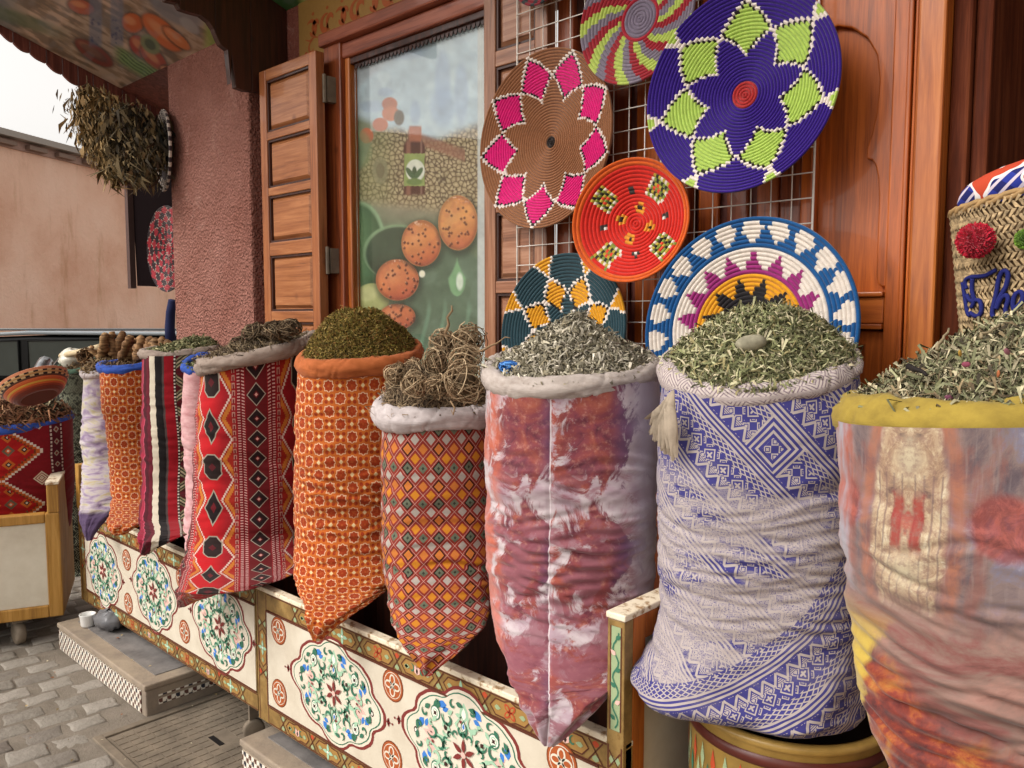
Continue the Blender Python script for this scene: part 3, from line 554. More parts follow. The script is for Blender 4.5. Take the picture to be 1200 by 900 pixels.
    for k in (472, 498, 517, 545): P.mix(smooth(4, 0, np.abs(px-k-5*np.sin((py-330)/18)))*smooth(345, 370, py)*.5, '#7fa486')
    def fruit(cx, cy, rx, ry, c1, c2, seed, rot=0):
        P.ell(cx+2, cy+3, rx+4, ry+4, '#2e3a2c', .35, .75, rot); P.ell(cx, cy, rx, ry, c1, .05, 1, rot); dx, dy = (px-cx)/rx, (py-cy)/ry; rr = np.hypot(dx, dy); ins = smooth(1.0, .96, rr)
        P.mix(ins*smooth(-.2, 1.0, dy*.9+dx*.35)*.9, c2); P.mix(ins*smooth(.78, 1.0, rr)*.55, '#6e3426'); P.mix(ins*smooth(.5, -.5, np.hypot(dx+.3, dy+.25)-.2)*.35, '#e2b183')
        P.mix(ins*smooth(.42, .66, P.n(7, seed+3, 3))*.35, '#b9664a'); r = np.random.default_rng(seed); gx = 5
        for k in range(26):
            a = r.uniform(0, 6.28); q = math.sqrt(r.uniform(0, .88)); qx, qy = cx+q*rx*math.cos(a), cy+q*ry*math.sin(a); P.ell(qx+.5, qy+.6, 1.5, 1.6, '#5a2a1e', .9, .9); P.ell(qx-.7, qy-.8, .7, .7, '#e2bd92', .9, .35)
        P.mix(ins*smooth(.50, .60, P.n(2.2, seed, 2))*smooth(-.55, -.95, dy)*.8, '#9a5c48'); P.mix(ins*smooth(.50, .60, P.n(2.6, seed+8, 2))*smooth(-.65, -.95, dy)*.8, '#e8cdb0')
    P.ell(437, 349, 20, 17, '#a7ac70', .1); P.ell(430, 344, 12, 9, '#c3c48c', .5, .7)
    fruit(466, 371, 21, 15, '#cc7648', '#a84c34', 5); fruit(466, 328, 25, 24, '#cf7e4c', '#ac4a30', 6); fruit(494, 285, 23, 27, '#d48a50', '#b45634', 7); fruit(537, 261, 23, 32, '#d89858', '#b8603a', 8)
    dr = np.where(py < 326, np.clip((py-302)/24, 0, 1)**1.5*10, np.sqrt(np.clip(1-((py-326)/21)**2, 0, 1))*10); P.mix(smooth(1.5, -1.5, np.abs(px-536)-dr)*(py > 302)*(py < 347), '#7da678'); P.ell(539, 330, 4, 10, '#dfe9d6', .6, .9); P.ell(495, 321, 3.5, 4, '#e0dcc4', .5)
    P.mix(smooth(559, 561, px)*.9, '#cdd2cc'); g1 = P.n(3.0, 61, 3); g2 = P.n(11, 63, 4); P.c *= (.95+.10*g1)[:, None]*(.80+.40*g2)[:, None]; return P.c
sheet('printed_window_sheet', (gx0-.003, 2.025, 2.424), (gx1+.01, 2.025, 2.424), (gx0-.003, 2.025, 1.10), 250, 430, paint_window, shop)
# shutters: a leaf (part) with its panels (sub-parts)
def leaf(x0, x1, z0, z1, yf, panels, side, wz, wx, name='shutter'):
    st, T = .052, .042; m = MB(); m.box(x0, x0+st, yf, yf+T, z0, z1); m.box(x1-st, x1, yf, yf+T, z0, z1); f = m.build(name, wz, shop, bev=.004)
    zs = sorted([z0]+[z for p in panels for z in p]+[z1]); 
    for k in range(0, len(zs), 2):
        if zs[k+1]-zs[k] > .004: MB().box(x0+st+.0005, x1-st-.0005, yf+.001, yf+T-.001, zs[k], zs[k+1]).build('rail', wx, f, bev=.003)
    for a, b in panels:
        q = MB(); q.box(x0+st-.004, x1-st+.004, yf+.020, yf+.030, a-.004, b+.004); X0, X1 = x0+st+.028, x1-st-.028; Z0, Z1 = a+.026, b-.026
        q.add([(x0+st+.012, yf+.0195, a+.012), (x1-st-.012, yf+.0195, a+.012), (x1-st-.012, yf+.0195, b-.012), (x0+st+.012, yf+.0195, b-.012), (X0, yf+.008, Z0), (X1, yf+.008, Z0), (X1, yf+.008, Z1), (X0, yf+.008, Z1)], [(0, 1, 5, 4), (1, 2, 6, 5), (2, 3, 7, 6), (3, 0, 4, 7), (4, 5, 6, 7)])
        q.build('panel', wx, f)
        q = MB(); d = .009
        for (u0, u1, v0, v1) in ((x0+st, x1-st, a, a+d), (x0+st, x1-st, b-d, b), (x0+st, x0+st+d, a+d, b-d), (x1-st-d, x1-st, a+d, b-d)): q.box(u0+.0003, u1-.0003, yf+.007, yf+.0198, v0+.0003, v1-.0003)
        q.build('bead', W_DARK, f)
    return f
sh = leaf(-3.245, -2.815, 1.05, 2.472, 1.88, [(1.20, 1.40), (1.447, 1.685), (1.742, 1.94), (1.975, 2.176), (2.21, 2.425)], 1, W_SH, W_SHX); tag(sh, 'orange brown panelled shutter leaf folded back at the left of the window')
m = MB(); m.box(-2.825, -2.80, 1.925, 1.97, 1.60, 1.70); m.tube([(-2.808, 1.915, 1.595), (-2.808, 1.915, 1.705)], .008, 8); m.build('hinge', M_IRON, shop)
m = MB(); m.box(-2.825, -2.80, 1.925, 1.97, 2.28, 2.38); m.tube([(-2.808, 1.915, 2.275), (-2.808, 1.915, 2.385)], .008, 8); m.build('hinge', M_IRON, shop)
sh2 = leaf(-1.952, -1.675, 1.05, 2.66, 1.955, [(1.25, 1.50), (1.54, 1.765), (1.82, 2.0), (2.04, 2.235), (2.285, 2.51)], 1, W_PALE, W_PALEX); tag(sh2, 'weathered pinkish shutter leaf behind the wire rack')
# doors behind the rack: dark pair
m = MB(); m.box(-1.672, -1.61, 2.0, 2.08, .2, 2.62); m.box(-1.30, -1.20, 2.0, 2.08, .2, 2.62); m.box(-.93, -.875, 1.995, 2.08, .2, 2.62); d = m.build('door', W_FRAME, shop, bev=.005)
for x0, x1 in ((-1.605, -1.305), (-1.195, -.935)):
    MB().box(x0, x1, 2.045, 2.075, .2, 2.62).build('panel', W_AWN, d)
    n_ = 3; w = (x1-x0)/n_
    for k in range(n_): MB().box(x0+k*w+.012, x0+(k+1)*w-.012, 2.028, 2.0445, 1.30, 2.30).build('panel', W_FRAME if k % 2 else W_DOOR, d, bev=.006)
    for z in (1.14, 1.68, 2.34): MB().box(x0+.001, x1-.001, 2.012, 2.0445, z, z+.07 if z != 1.68 else z+.0).build('rail', W_DARK, d) if z != 1.68 else None
# bright carved door leaf
dx0, dx1 = -.872, -.628
m = MB(); m.box(dx1-.035, dx1, 1.985, 2.05, .2, 2.62); m.box(dx0, dx0+.03, 1.985, 2.05, .2, 2.62); d2 = m.build('door', W_DOOR, shop, bev=.004); tag(d2, 'orange brown door leaf with arched carved panels')
for z0, z1 in ((1.405, 1.468), (.2, .42), (2.5, 2.62)): MB().box(dx0+.031, dx1-.036, 1.987, 2.05, z0, z1).build('rail', W_DOORX, d2, bev=.003)
for z0, z1 in ((1.4685, 1.480), (1.392, 1.4045)): MB().box(dx0+.031, dx1-.036, 1.978, 2.03, z0, z1).build('bead', W_DOORX, d2, bev=.003)
def carved(z0, z1, arch):
    """a raised sheet with an arch cut through it, lying on the sunk panel"""
    x0, x1 = dx0+.031, dx1-.036; MB().box(x0, x1, 2.022, 2.045, z0, z1).build('panel', W_DOOR, d2)
    q = MB(); n = len(arch); 
    # right-hand carved board bounded by arch curve and by the stile
    q.prism([(x, 2.004, z) for x, z in arch]+[(x1, 2.004, arch[-1][1]), (x1, 2.004, arch[0][1])], (0, .0178, 0)); q.build('carved_board', W_DOOR, d2, bev=.004)
top = [(-.85, 2.497), (-.85, 2.11), (-.80, 2.118), (-.765, 2.105), (-.73, 2.075), (-.706, 2.03), (-.698, 1.97), (-.702, 1.90), (-.712, 1.85), (-.722, 1.82), (-.722, 1.795), (-.708, 1.79), (-.700, 1.775), (-.694, 1.75), (-.690, 1.70), (-.690, 1.52), (-.686, 1.50), (-.676, 1.492)]
carved(1.4685, 2.50, top); carved(.42, 1.39, [(-.835, 1.388), (-.835, 1.305), (-.80, 1.335), (-.76, 1.348), (-.712, 1.352), (-.715, 1.30), (-.735, 1.25), (-.745, 1.20), (-.72, 1.14), (-.70, 1.1), (-.70, .9)])
m = MB(); m.box(dx1+.002, dx1+.012, 1.965, 2.05, .2, 2.62); m.box(dx1+.015, dx1+.022, 1.97, 2.05, .2, 2.62); m.build('door_bead', W_DOOR, shop, bev=.003)
MB().box(dx1+.025, -.545, 1.955, 2.06, 0, 2.62).build('door_post', W_POST, shop, bev=.006)
m = MB(); m.box(-.544, -.505, 2.0, 2.4, 0, 2.62); m.box(-.504, -.47, 2.02, 2.4, 0, 2.62); m.build('door_jamb', W_JAMB, shop, bev=.006)
# room behind the open doorway
room = MB(); room.box(-1.4, 2.0, 4.0, 4.1, -.01, 2.7); room.box(-1.5, -1.4, 2.42, 4.1, -.01, 2.7); room.box(2.0, 2.1, 2.42, 4.1, -.01, 2.7); room.box(-1.5, 2.1, 2.42, 4.1, 2.7, 2.75); room.build('room_wall', flat('dim_room_wall', '#4a3a32', .9), shop)
shelf = empty('shelving', (-.1, 2.6, 0), 'dark shelving inside the doorway behind the straw bag', 'shelf')
m = MB(); 
for x in (-.78, .9): m.box(x, x+.03, 2.55, 2.9, 0, 2.5)
m.build('upright', W_DARK, shelf)
for z in (1.05, 1.42, 1.80, 2.22): MB().box(-.749, .899, 2.55, 2.9, z, z+.025).build('shelf_board', W_DARK, shelf)
for k, (x, z, w, h, c) in enumerate(((-.68, 1.825, .30, .20, '#9a7862'), (-.35, 1.825, .22, .26, '#a8745a'), (-.66, 1.445, .34, .15, '#9c7454'), (-.28, 1.445, .25, .2, '#7a7848'), (-.66, 2.245, .4, .16, '#6a6250'))):
    b = MB(); b.box(x, x+w, 2.57, 2.80, z, z+h); o = b.build('carton', flat('carton_%d' % k, c, .8), bev=.01)
    tag(o, ['brown carton on the upper shelf nearest the door jamb', 'reddish carton on the upper shelf further inside', 'long brown carton on the middle shelf near the jamb', 'olive carton on the middle shelf further inside', 'dark wide carton on the top shelf inside the doorway'][k], 'box')
# ------------------------------------------------------------------ awning
aw = empty('awning', (-3.4, 1.9, 2.69), 'sloping wooden awning with food printed on its underside', 'awning')
SL = .34
def sof(X, Y): return 2.69+SL*(1.9-Y)
RAISE = .135
def paint_soffit(px, py):
    P = Paint(px, py, '#9a8068'); n = P.n(26, 70); n2 = P.n(9, 71)
    P.mix(smooth(.45, .6, n), '#c8a890'); st2 = fbm((px+py*1.3)/40+20, (py-.55*px)/4+40, 91, 4); P.mix(smooth(.5, .62, st2)*.7, '#6a5a4c'); P.mix(smooth(.5, .4, st2)*.4, '#d8c0ac'); P.mix(smooth(40, 0, px)*.6, '#5a6c74')
    P.mix(smooth(12, 4, np.abs(py-(14+.35*px)))*smooth(90, 40, px)*.8, '#5a6a4a')
    for cx, cy, rx, ry, c, rt_ in ((155, 27, 13, 11, '#c4602c', .5), (190, 38, 30, 12, '#cc6a34', .75), (165, 55, 16, 10, '#a83a26', .8), (180, 68, 20, 9, '#a8442e', .8), (95, 8, 16, 8, '#b4583c', .3), (207, 45, 20, 6, '#d07c4a', .7), (110, 62, 26, 9, '#7c3426', .6), (196, 84, 9, 6, '#b0683a', .5)):
        P.ell(cx, cy, rx+2, ry+2, '#3a2c22', .3, .8, rt_); P.ell(cx, cy, rx, ry, c, .2, 1, rt_); P.ell(cx-3, cy-3, rx*.6, ry*.4, '#e0a070', .8, .6, rt_)
    P.ell(110, 62, 19, 5, '#5a3a34', .4, .8, .6)
    gr = smooth(14, 4, np.abs(py-(64+.62*(px-140))))*smooth(130, 145, px); st = np.sin((py-.75*px)*1.6+n*9)*.5+.5; P.mix(gr, '#5f7f3c'); P.mix(gr*smooth(.5, .8, st)*.8, '#93a868'); P.mix(gr*smooth(.3, .1, st)*.8, '#2e4420')
    P.ell(176, 52, 14, 9, '#7d8c62', .3, .9, .8); P.ell(176, 52, 8, 5, '#3f4a36', .4, .8, .8)
    for x0 in (112, 137): P.mix(smooth(9, 6, np.abs(px-x0))*smooth(58, 50, py)*.55, '#6a7690'); P.mix(smooth(8, 6, np.abs(px-x0))*smooth(.5, .56, P.n(4, 75, 2))*(py > 22)*(py < 52)*.8, '#37406a')
    P.ell(205, 12, 34, 14, '#7f8088', .4, .8, .5); P.ell(222, 30, 14, 6, '#a8a4a4', .4, .8, .7)
    g = smooth(236, 246, px); P.mix(g, '#93a25a'); P.mix(g*smooth(.45, .6, n2)*.6, '#b8b878'); P.ell(298, 12, 12, 9, '#6a5a34', .25); P.ell(300, 14, 6, 4, '#38301e', .5); P.ell(330, 4, 22, 10, '#3f6a3c', .3); P.ell(276, 2, 16, 8, '#b0a85c', .4); P.ell(268, 22, 14, 6, '#8a8450', .5, .7)
    P.mix(smooth(.5, .65, P.n(13, 78))*.18, '#9aa0a8'); return P.c
def soff(x0, x1, name):
    nx = int((x1-x0)/.012); V00 = (x0, 1.9 if x1 <= -3.3 else 2.04, 0); y0 = V00[1]; up0 = 0 if x1 <= -3.3 else RAISE
    return sheet(name, (x0, y0, sof(0, y0)+up0), (x1, y0, sof(0, y0)+up0), (x0, .72, sof(0, .72)+up0), nx, 150, paint_soffit, aw)
soff(-4.75, -3.30, 'printed_soffit'); soff(-3.299, -1.9, 'printed_soffit')
m = MB(); m.prism([(-4.78, 2.45, sof(0, 2.45)+.004), (-4.78, .70, sof(0, .70)+.004), (-4.78, .70, sof(0, .70)+.05), (-4.78, 2.45, sof(0, 2.45)+.05)], (1.479, 0, 0)); m.prism([(-3.30, 2.10, sof(0, 2.10)+RAISE+.004), (-3.30, .70, sof(0, .70)+RAISE+.004), (-3.30, .70, sof(0, .70)+RAISE+.05), (-3.30, 2.10, sof(0, 2.10)+RAISE+.05)], (4.6, 0, 0)); m.build('roof_deck', W_AWN, aw)
# far gable boards with a wavy lower edge, one board at a time
up_ = [(-30, -4), (0, 13), (93, 50), (187, 112), (230, 146)]; lo_ = [(-30, 18), (0, 35), (13, 48), (27, 57), (48, 69), (63, 80), (75, 88), (93, 101), (130, 122), (195, 155), (230, 178)]
XF = -4.76
ups = [onX(x, y, XF)[1:] for x, y in up_]; los = [onX(x, y, XF)[1:] for x, y in lo_]
def zi(tab, y): t = sorted(tab, key=lambda p: p[0]); return float(np.interp(y, [p[0] for p in t], [p[1] for p in t]))
y = .85; k = 0
while y < 2.25:
    w = .073; a, b = y, min(y+w, 2.25); pts = [(XF, a, max(zi(ups, a), sof(0, a)-.0)), (XF, b, max(zi(ups, b), sof(0, b)))]
    for q in range(6, -1, -1):
        yy = a+(b-a)*q/6; pts.append((XF, yy, zi(los, yy)-.010*math.sin(math.pi*q/6)))
    MB().prism([(p[0], p[1]+(.0015 if i in (0, 8) else 0), p[2]) for i, p in enumerate(pts)], (-.022+random.uniform(-.003, .003), 0, 0)).build('fascia_board', W_AWN, aw); y += w+.003; k += 1
# near bracket boards
XB = -3.30; prof = [(300, 105), (283, 108), (272, 104), (266, 100), (267, 67), (262, 60), (254, 54), (250, 46), (246, 36), (240, 27), (231, 20), (219, 17), (207, 13), (203, 6), (190, 3), (188, -6), (178, -14), (160, -20), (150, -40)]
pl = [onX(x, y, XB)[1:] for x, y in prof]; pl = sorted(pl, key=lambda p: -p[0]); pl[0] = (2.035, pl[0][1])
cuts = [2.035, 1.86, 1.70, 1.55, 1.40, 1.25, 1.10]
for a, b in zip(cuts[:-1], cuts[1:]):
    ys = [p[0] for p in pl if b < p[0] < a]; L = [(a, zi(pl, a))]+[(p[0], p[1]) for p in pl if b < p[0] < a]+[(b, zi(pl, b))]
    pts = [(XB, yy-(.0012 if i == 0 else 0), zz) for i, (yy, zz) in enumerate(L)]+[(XB, b, sof(0, b)+RAISE), (XB, a-.0012, sof(0, a)+RAISE)]
    MB().prism(pts, (.034, 0, 0)).build('bracket_board', W_DARK, aw, bev=.002)
# dark side leaf hanging beyond the pillar, with the small discs on it
sd_ = empty('side_shutter', (-4.6, 2.12, 1.6), 'dark wooden board fixed beyond the stucco pillar', 'shutter')
m = MB(); m.prism([(-5.19, 2.12, 2.29), (-4.30, 2.12, 2.22), (-4.30, 2.12, 1.62), (-4.60, 2.12, 1.585), (-5.0, 2.12, 1.61), (-5.16, 2.12, 1.615)], (0, .03, 0)); m.build('board', flat('stained_board', '#140d0e', .95, .1, 30.0, spec=.02), sd_)
m = MB(); m.box(-5.215, -5.17, 2.085, 2.119, 1.60, 2.30); m.build('edge_rail', flat('rail_brown', '#54403c', .6), sd_)
m = MB(); m.box(-4.22, -4.171, 2.05, 2.2, 0, 3.6); m.build('post', W_AWN, sd_)
# ------------------------------------------------------------------ far side of the street
fb = empty('far_building', (-9, 9, 0), 'low salmon rendered building with tiled coping across the street', 'building')
dirw = np.array([-math.sin(R(29)), math.cos(R(29)), 0]); p0 = CP+ray(0, 372)*10.5; p0[2] = 0; nrm = np.array([dirw[1], -dirw[0], 0])
if nrm @ (CP-p0) < 0: nrm = -nrm
ztop = EYE+(372-160)/950*10.5
def wallbox(a0, a1, z0, z1, d0, d1):
    P = [p0+dirw*a+nrm*d for a, d in ((a0, d0), (a1, d0), (a1, d1), (a0, d1))]; return [tuple(p[:2])+(z0,) for p in P]+[tuple(p[:2])+(z1,) for p in P]
BF = [(0,3,2,1),(4,5,6,7),(0,1,5,4),(1,2,6,5),(2,3,7,6),(3,0,4,7)]
m = MB(); m.add(wallbox(-9, 16, 0, ztop-.14, -4, 0), BF); m.build('wall', M_FAR, fb)
m = MB(); m.add(wallbox(-9, 16, ztop-.02, ztop+.06, -4.1, .16), BF); m.build('coping', flat('coping_grey', '#a39a92', .8), fb)
m = MB(); m.add(wallbox(-9, 16, ztop-.14, ztop-.02, -4, .03), BF); m.build('frieze', flat('frieze_pink', '#b09084', .9), fb)
for k in range(40):
    a = -4+k*.5; m = MB(); m.add(wallbox(a, a+.30, ztop-.115, ztop-.06, .03, .11), BF); m.build('coping_tile', flat('tile_brown', '#8a7468', .9), fb)
# ------------------------------------------------------------------ parked car
car = empty('parked_car', (0, 0, 0), 'dark estate car with silver roof rail parked across the street', 'car')
cdir = np.array([math.cos(R(43)+R(3)), math.sin(R(43)+R(3)), 0]); cc0 = CP+ray(60, 430)*6.6; cc0[2] = 0; cn = np.array([cdir[1], -cdir[0], 0])
if cn @ (CP-cc0) < 0: cn = -cn
T = Matrix(((cdir[0], -cn[0], 0, cc0[0]), (cdir[1], -cn[1], 0, cc0[1]), (0, 0, 1, 0), (0, 0, 0, 1)))
car.location = tuple(cc0)
CB = flat('car_paint_dark', '#23282c', .18, .05, coat=.8, spec=.6); CG = flat('car_glass', '#39423f', .05, .35, 3.0, spec=.8); CCH = flat('car_cream_reflection', '#c9c3a2', .5); CBK = flat('car_black', '#0c0d0e', .3); CS = M_METAL; CR = flat('rubber', '#171717', .8); CCR = flat('car_cream_reflection_band', '#b9b39a', .25, .05, coat=.5)
def cprism(pts, y0, y1, name, mt, bev=0, seg=2): m = MB(); m.T = T; m.prism([(x, y0, z) for x, z in pts], (0, y1-y0, 0)); return m.build(name, mt, car, bev=bev, seg=seg)
zr = 1.30; zb = .90
cprism([(-2.2, .30), (-2.25, .62), (-2.12, .84), (-1.3, zb), (2.05, zb+.01), (2.2, .80), (2.24, .40), (2.15, .28)], 0, 1.72, 'body', CB, .05, 3)
cprism([(-1.35, zb), (-.62, zr-.045), (-.2, zr-.028), (1.75, zr-.045), (2.02, zb)], .10, 1.62, 'cabin', CBK, .03, 3); cprism([(-.66, zr-.040), (-.2, zr-.020), (1.72, zr-.036), (1.70, zr-.008), (-.2, zr+.012), (-.6, zr-.012)], .06, 1.66, 'roof', flat('car_roof_silver', '#959da2', .35, .05, coat=.3), .012)
cprism([(-1.06, zb+.045), (-.98, zb+.12), (-.86, zb+.045)], .080, .084, 'painted_window_reflection', CCH); cprism([(-2.2, .52), (-2.2, .67), (2.2, .67), (2.2, .52)], -.008, .02, 'door_panel', flat('car_grey_green', '#6a7468', .3, .05, coat=.5), .01)  # cream triangle: a window reflection put in as a coloured piece
for pts in ([(-1.08, zb+.04), (-.62, zr-.08), (-.30, zr-.07), (-.30, zb+.04)], [(-.22, zb+.04), (-.22, zr-.07), (.56, zr-.06), (.56, zb+.04)], [(.64, zb+.04), (.64, zr-.06), (1.60, zr-.08), (1.78, zb+.05)]):
    cprism(pts, .085, .10, 'window', CG); m = MB(); m.T = T; m.tube([(p[0], .084, p[1]) for p in pts+pts[:1]], .008, 6); m.build('window_trim', CR, car, True)
m = MB(); m.T = T; m.tube([(-.75, .14, zr+.0), (-.5, .13, zr+.022), (1.6, .13, zr+.018), (1.8, .14, zr-.01)], .010, 8); m.build('roof_rail', CB, car, True)
cprism([(-1.25, zb-.055), (-1.25, zb-.005), (2.0, zb+.0), (2.0, zb-.05)], -.012, .02, 'belt_reflection_band', CCR, .006); cprism([(-2.1, .70), (-2.1, .745), (2.15, .745), (2.15, .70)], -.015, .02, 'side_moulding', CS, .006)  # belt band: its cream is a reflection on the body, put into the colour
m = MB(); m.T = T; m.tube([(-.1, .07, zb+.03), (.06, .07, zb+.22)], .006, 6); m.build('wiper_stalk', CS, car)
for x in (-1.4, 1.35):
    m = MB(); m.T = T @ Matrix.Translation((x, .10, .32)) @ Matrix.Rotation(R(90), 4, 'X'); m.lathe((0, 0, -.1), [(.0, 0), (.2, 0), (.31, .01), (.32, .05), (.32, .17), (.30, .2), (.19, .2), (.18, .17), (0, .16)], 28); m.build('wheel', CR, car, True)
# ================================================================== PAINTED CHESTS
CY = 1.28
def medallion(A, cx, cy, rx, ry):
    def O(s, k=1.0, n=72):
        pts = []
        for i in range(n):
            t = 2*math.pi*i/n; c = abs(math.cos(4*t)); r = s*(1-.10*k*(1-c)**.9+.02*k*abs(math.sin(8*t))); e = 1+.10*abs(math.cos(t))**24+.08*abs(math.sin(t))**24
            pts.append((cx+rx*r*e*math.cos(t), cy+ry*r*e*math.sin(t)))
        return pts
    A.fan((cx, cy), O(1.0), P_['maroon'], 1); A.fan((cx, cy), O(.948), P_['cream'], 2); A.fan((cx, cy), O(.905, .8), P_['deepgreen'], 3); A.fan((cx, cy), O(.885, .8), P_['cream'], 4)
    q = min(rx, ry)
    def at(t, r): return cx+rx*r*math.cos(t), cy+ry*r*math.sin(t)
    for s in (0, math.pi):                                   # finials and rosy tulips
        x, y = at(s, 1.10); A.leaf(x, y, s, q*.13, q*.10, P_['maroon'], 2); x, y = at(s, 1.13)
        for d in (-1, 1): A.leaf(x, y, s+d*1.2, q*.09, q*.07, P_['maroon'], 2)
        A.ell(*at(s, 1.22), q*.03, q*.022, P_['maroon'], 2, n=8); A.ell(*at(s, .82), q*.05, q*.06, P_['ink'], 5, n=8); A.ell(*at(s, .82), q*.025, q*.035, P_['white'], 6, n=8)
        for d in (-.30, -.1, .12, .32): A.leaf(*at(s+d*.6, .48), s+d*2.0, q*.30, q*.15, P_['pink'], 5)
    for k in range(8):
        t = math.pi/8+k*math.pi/4; x, y = at(t, .73); A.leaf(x, y, t+1.35, q*.24, q*.15, P_['blue'], 6); A.leaf(*at(t+.16, .66), t-1.5, q*.16, q*.10, P_['blue'], 6)
    for k in range(4):
        t = math.pi/4+k*math.pi/2; x, y = at(t, .66); A.ell(x, y, q*.115, q*.125, P_['deepgreen'], 7, n=14); A.ell(x, y, q*.093, q*.10, P_['white'], 8, n=14); A.ell(x, y, q*.065, q*.07, P_['green'], 9, n=12); A.ell(x, y, q*.05, q*.055, P_['white'], 10, n=12)
        for j in range(4): A.leaf(x, y, t+j*math.pi/2, q*.045, q*.04, P_['ink'], 11)
    for s in (math.pi/2, -math.pi/2):
        A.leaf(*at(s, .52), s, q*.32, q*.24, P_['green'], 5); A.leaf(*at(s, .56), s, q*.20, q*.12, P_['white'], 6); A.leaf(*at(s, .36), s, q*.20, q*.16, P_['deepgreen'], 7); A.leaf(*at(s, .38), s, q*.15, q*.10, P_['white'], 8); A.leaf(*at(s, .41), s, q*.10, q*.06, P_['blue'], 9)
    for k in range(16):
        t = k*math.pi/8+.1; f = 1 if k % 2 else -1
        A.curl(*at(t, .40+.14*(k % 2)), t+.8*f, q*.15, 4.6, q*.055, P_['deepgreen' if k % 3 else 'green'], 10, f)
        A.curl(*at(t+.12, .76), t, q*.085, 4.2, q*.045, P_['deepgreen'], 10, -f)
        x, y = at(t+.05, .80); A.leaf(x, y, t+1.8*f, q*.16, q*.10, P_['deepgreen'], 10); A.leaf(*at(t-.05, .60), t-1.4*f, q*.15, q*.09, P_['green'], 9); A.curl(*at(t-.06, .30), t+2*f, q*.08, 4.2, q*.04, P_['deepgreen'], 10, -f)
    for k in range(12):
        t = k*math.pi/6; x, y = at(t, .24); x2, y2 = at(t+.28, .46); x3, y3 = at(t+.05, .62); A.line([(x, y), ((x+x2)/2+q*.02, (y+y2)/2), (x2, y2), (x3, y3)], q*.06, P_['green'], 9, taper=True)
    for k in range(4): t = math.pi/4+k*math.pi/2; A.leaf(*at(t, .38), t, q*.10, q*.09, P_['ink'], 11); A.leaf(*at(t+.9, .5), t, q*.07, q*.06, P_['maroon'], 11)
    for k in range(6): A.leaf(*at(math.pi/2+k*math.pi/3, .03), math.pi/2+k*math.pi/3, q*.24, q*.10, P_['maroon'], 12)
    A.ell(cx, cy, q*.055, q*.05, P_['pink'], 13)
def rosette(A, x, y, r):
    A.ell(x, y, r, r*1.02, P_['cocoa'], 1, n=24); A.ell(x, y, r*.92, r*.94, P_['rust'], 2, n=24); A.ell(x, y, r*.80, r*.82, P_['cream'], 3, n=24); A.ell(x, y, r*.75, r*.77, P_['rust'], 4, n=24)
    for k in range(4):
        t = k*math.pi/2; A.ell(x+r*.36*math.cos(t), y+r*.36*math.sin(t), r*.35, r*.27, P_['cream'], 5, a=t); A.ell(x+r*.38*math.cos(t), y+r*.38*math.sin(t), r*.23, r*.15, P_['rust'], 6, a=t)
    A.ell(x, y, r*.07, r*.07, P_['cream'], 7, n=8)
def border(A, L, h, ph=0):
    """strapwork along the local x axis"""
    e = .0035; A.line([(0, e), (L, e)], .004, P_['brown'], 1); A.line([(0, h-e), (L, h-e)], .004, P_['brown'], 1); x = -.16+ph*.08; k = ph; U = .16
    def clip(p): return [(min(max(a, 0), L), b) for a, b in p]
    while x < L:
        c = x+U/2; m = h/2
        if c > U*.5 and c < L-U*.3:
            fill = [(c-.062, m), (c-.045, m+.019), (c-.018, m+.019), (c, m+.026), (c+.018, m+.019), (c+.045, m+.019), (c+.062, m), (c+.045, m-.019), (c+.018, m-.019), (c, m-.026), (c-.018, m-.019), (c-.045, m-.019)]
            A.poly(fill, P_['ochre'], 1); A.line(fill, .0036, P_['brown'], 3, closed=True)
            t = k % 3
            if t == 0:
                for j in range(4): A.leaf(c, m, j*math.pi/2, .026, .013, P_['green'], 4)
                A.ell(c, m, .004, .004, P_['white'], 5, n=8)
            elif t == 1:
                for j in range(4): A.ell(c+.011*math.cos(math.pi/4+j*math.pi/2), m+.011*math.sin(math.pi/4+j*math.pi/2), .011, .007, P_['red'], 4, a=math.pi/4+j*math.pi/2); A.ell(c+.011*math.cos(math.pi/4+j*math.pi/2), m+.011*math.sin(math.pi/4+j*math.pi/2), .006, .0035, P_['ochre'], 5, a=math.pi/4+j*math.pi/2, n=8)
            else:
                A.leaf(c, m-.012, 1.2, .026, .018, P_['pink'], 4); A.leaf(c, m-.012, 1.9, .026, .018, P_['pink'], 4)
                for d in (-1, 1): A.curl(c+d*.022, m, 1.57, .013, 4.0, .005, P_['deepgreen'], 4, d)
                A.leaf(c-.05, m, 0, .016, .012, P_['sage'], 4)
            for d in (-1, 1): A.leaf(c+d*.048, m+.0, 0 if d < 0 else math.pi, .02, .014, P_['sage'], 4)
        if 0 < x < L:
            A.line([(x-.018, .006), (x, h/2), (x-.018, h-.006)], .0036, P_['brown'], 3); A.line([(x+.018, .006), (x, h/2), (x+.018, h-.006)], .0036, P_['brown'], 3)
            A.leaf(x+.0, .006, 1.57, .016, .02, P_['sage'], 2); A.leaf(x, h-.006, -1.57, .016, .02, P_['red' if k % 2 else 'sage'], 2)
        x += U; k += 1
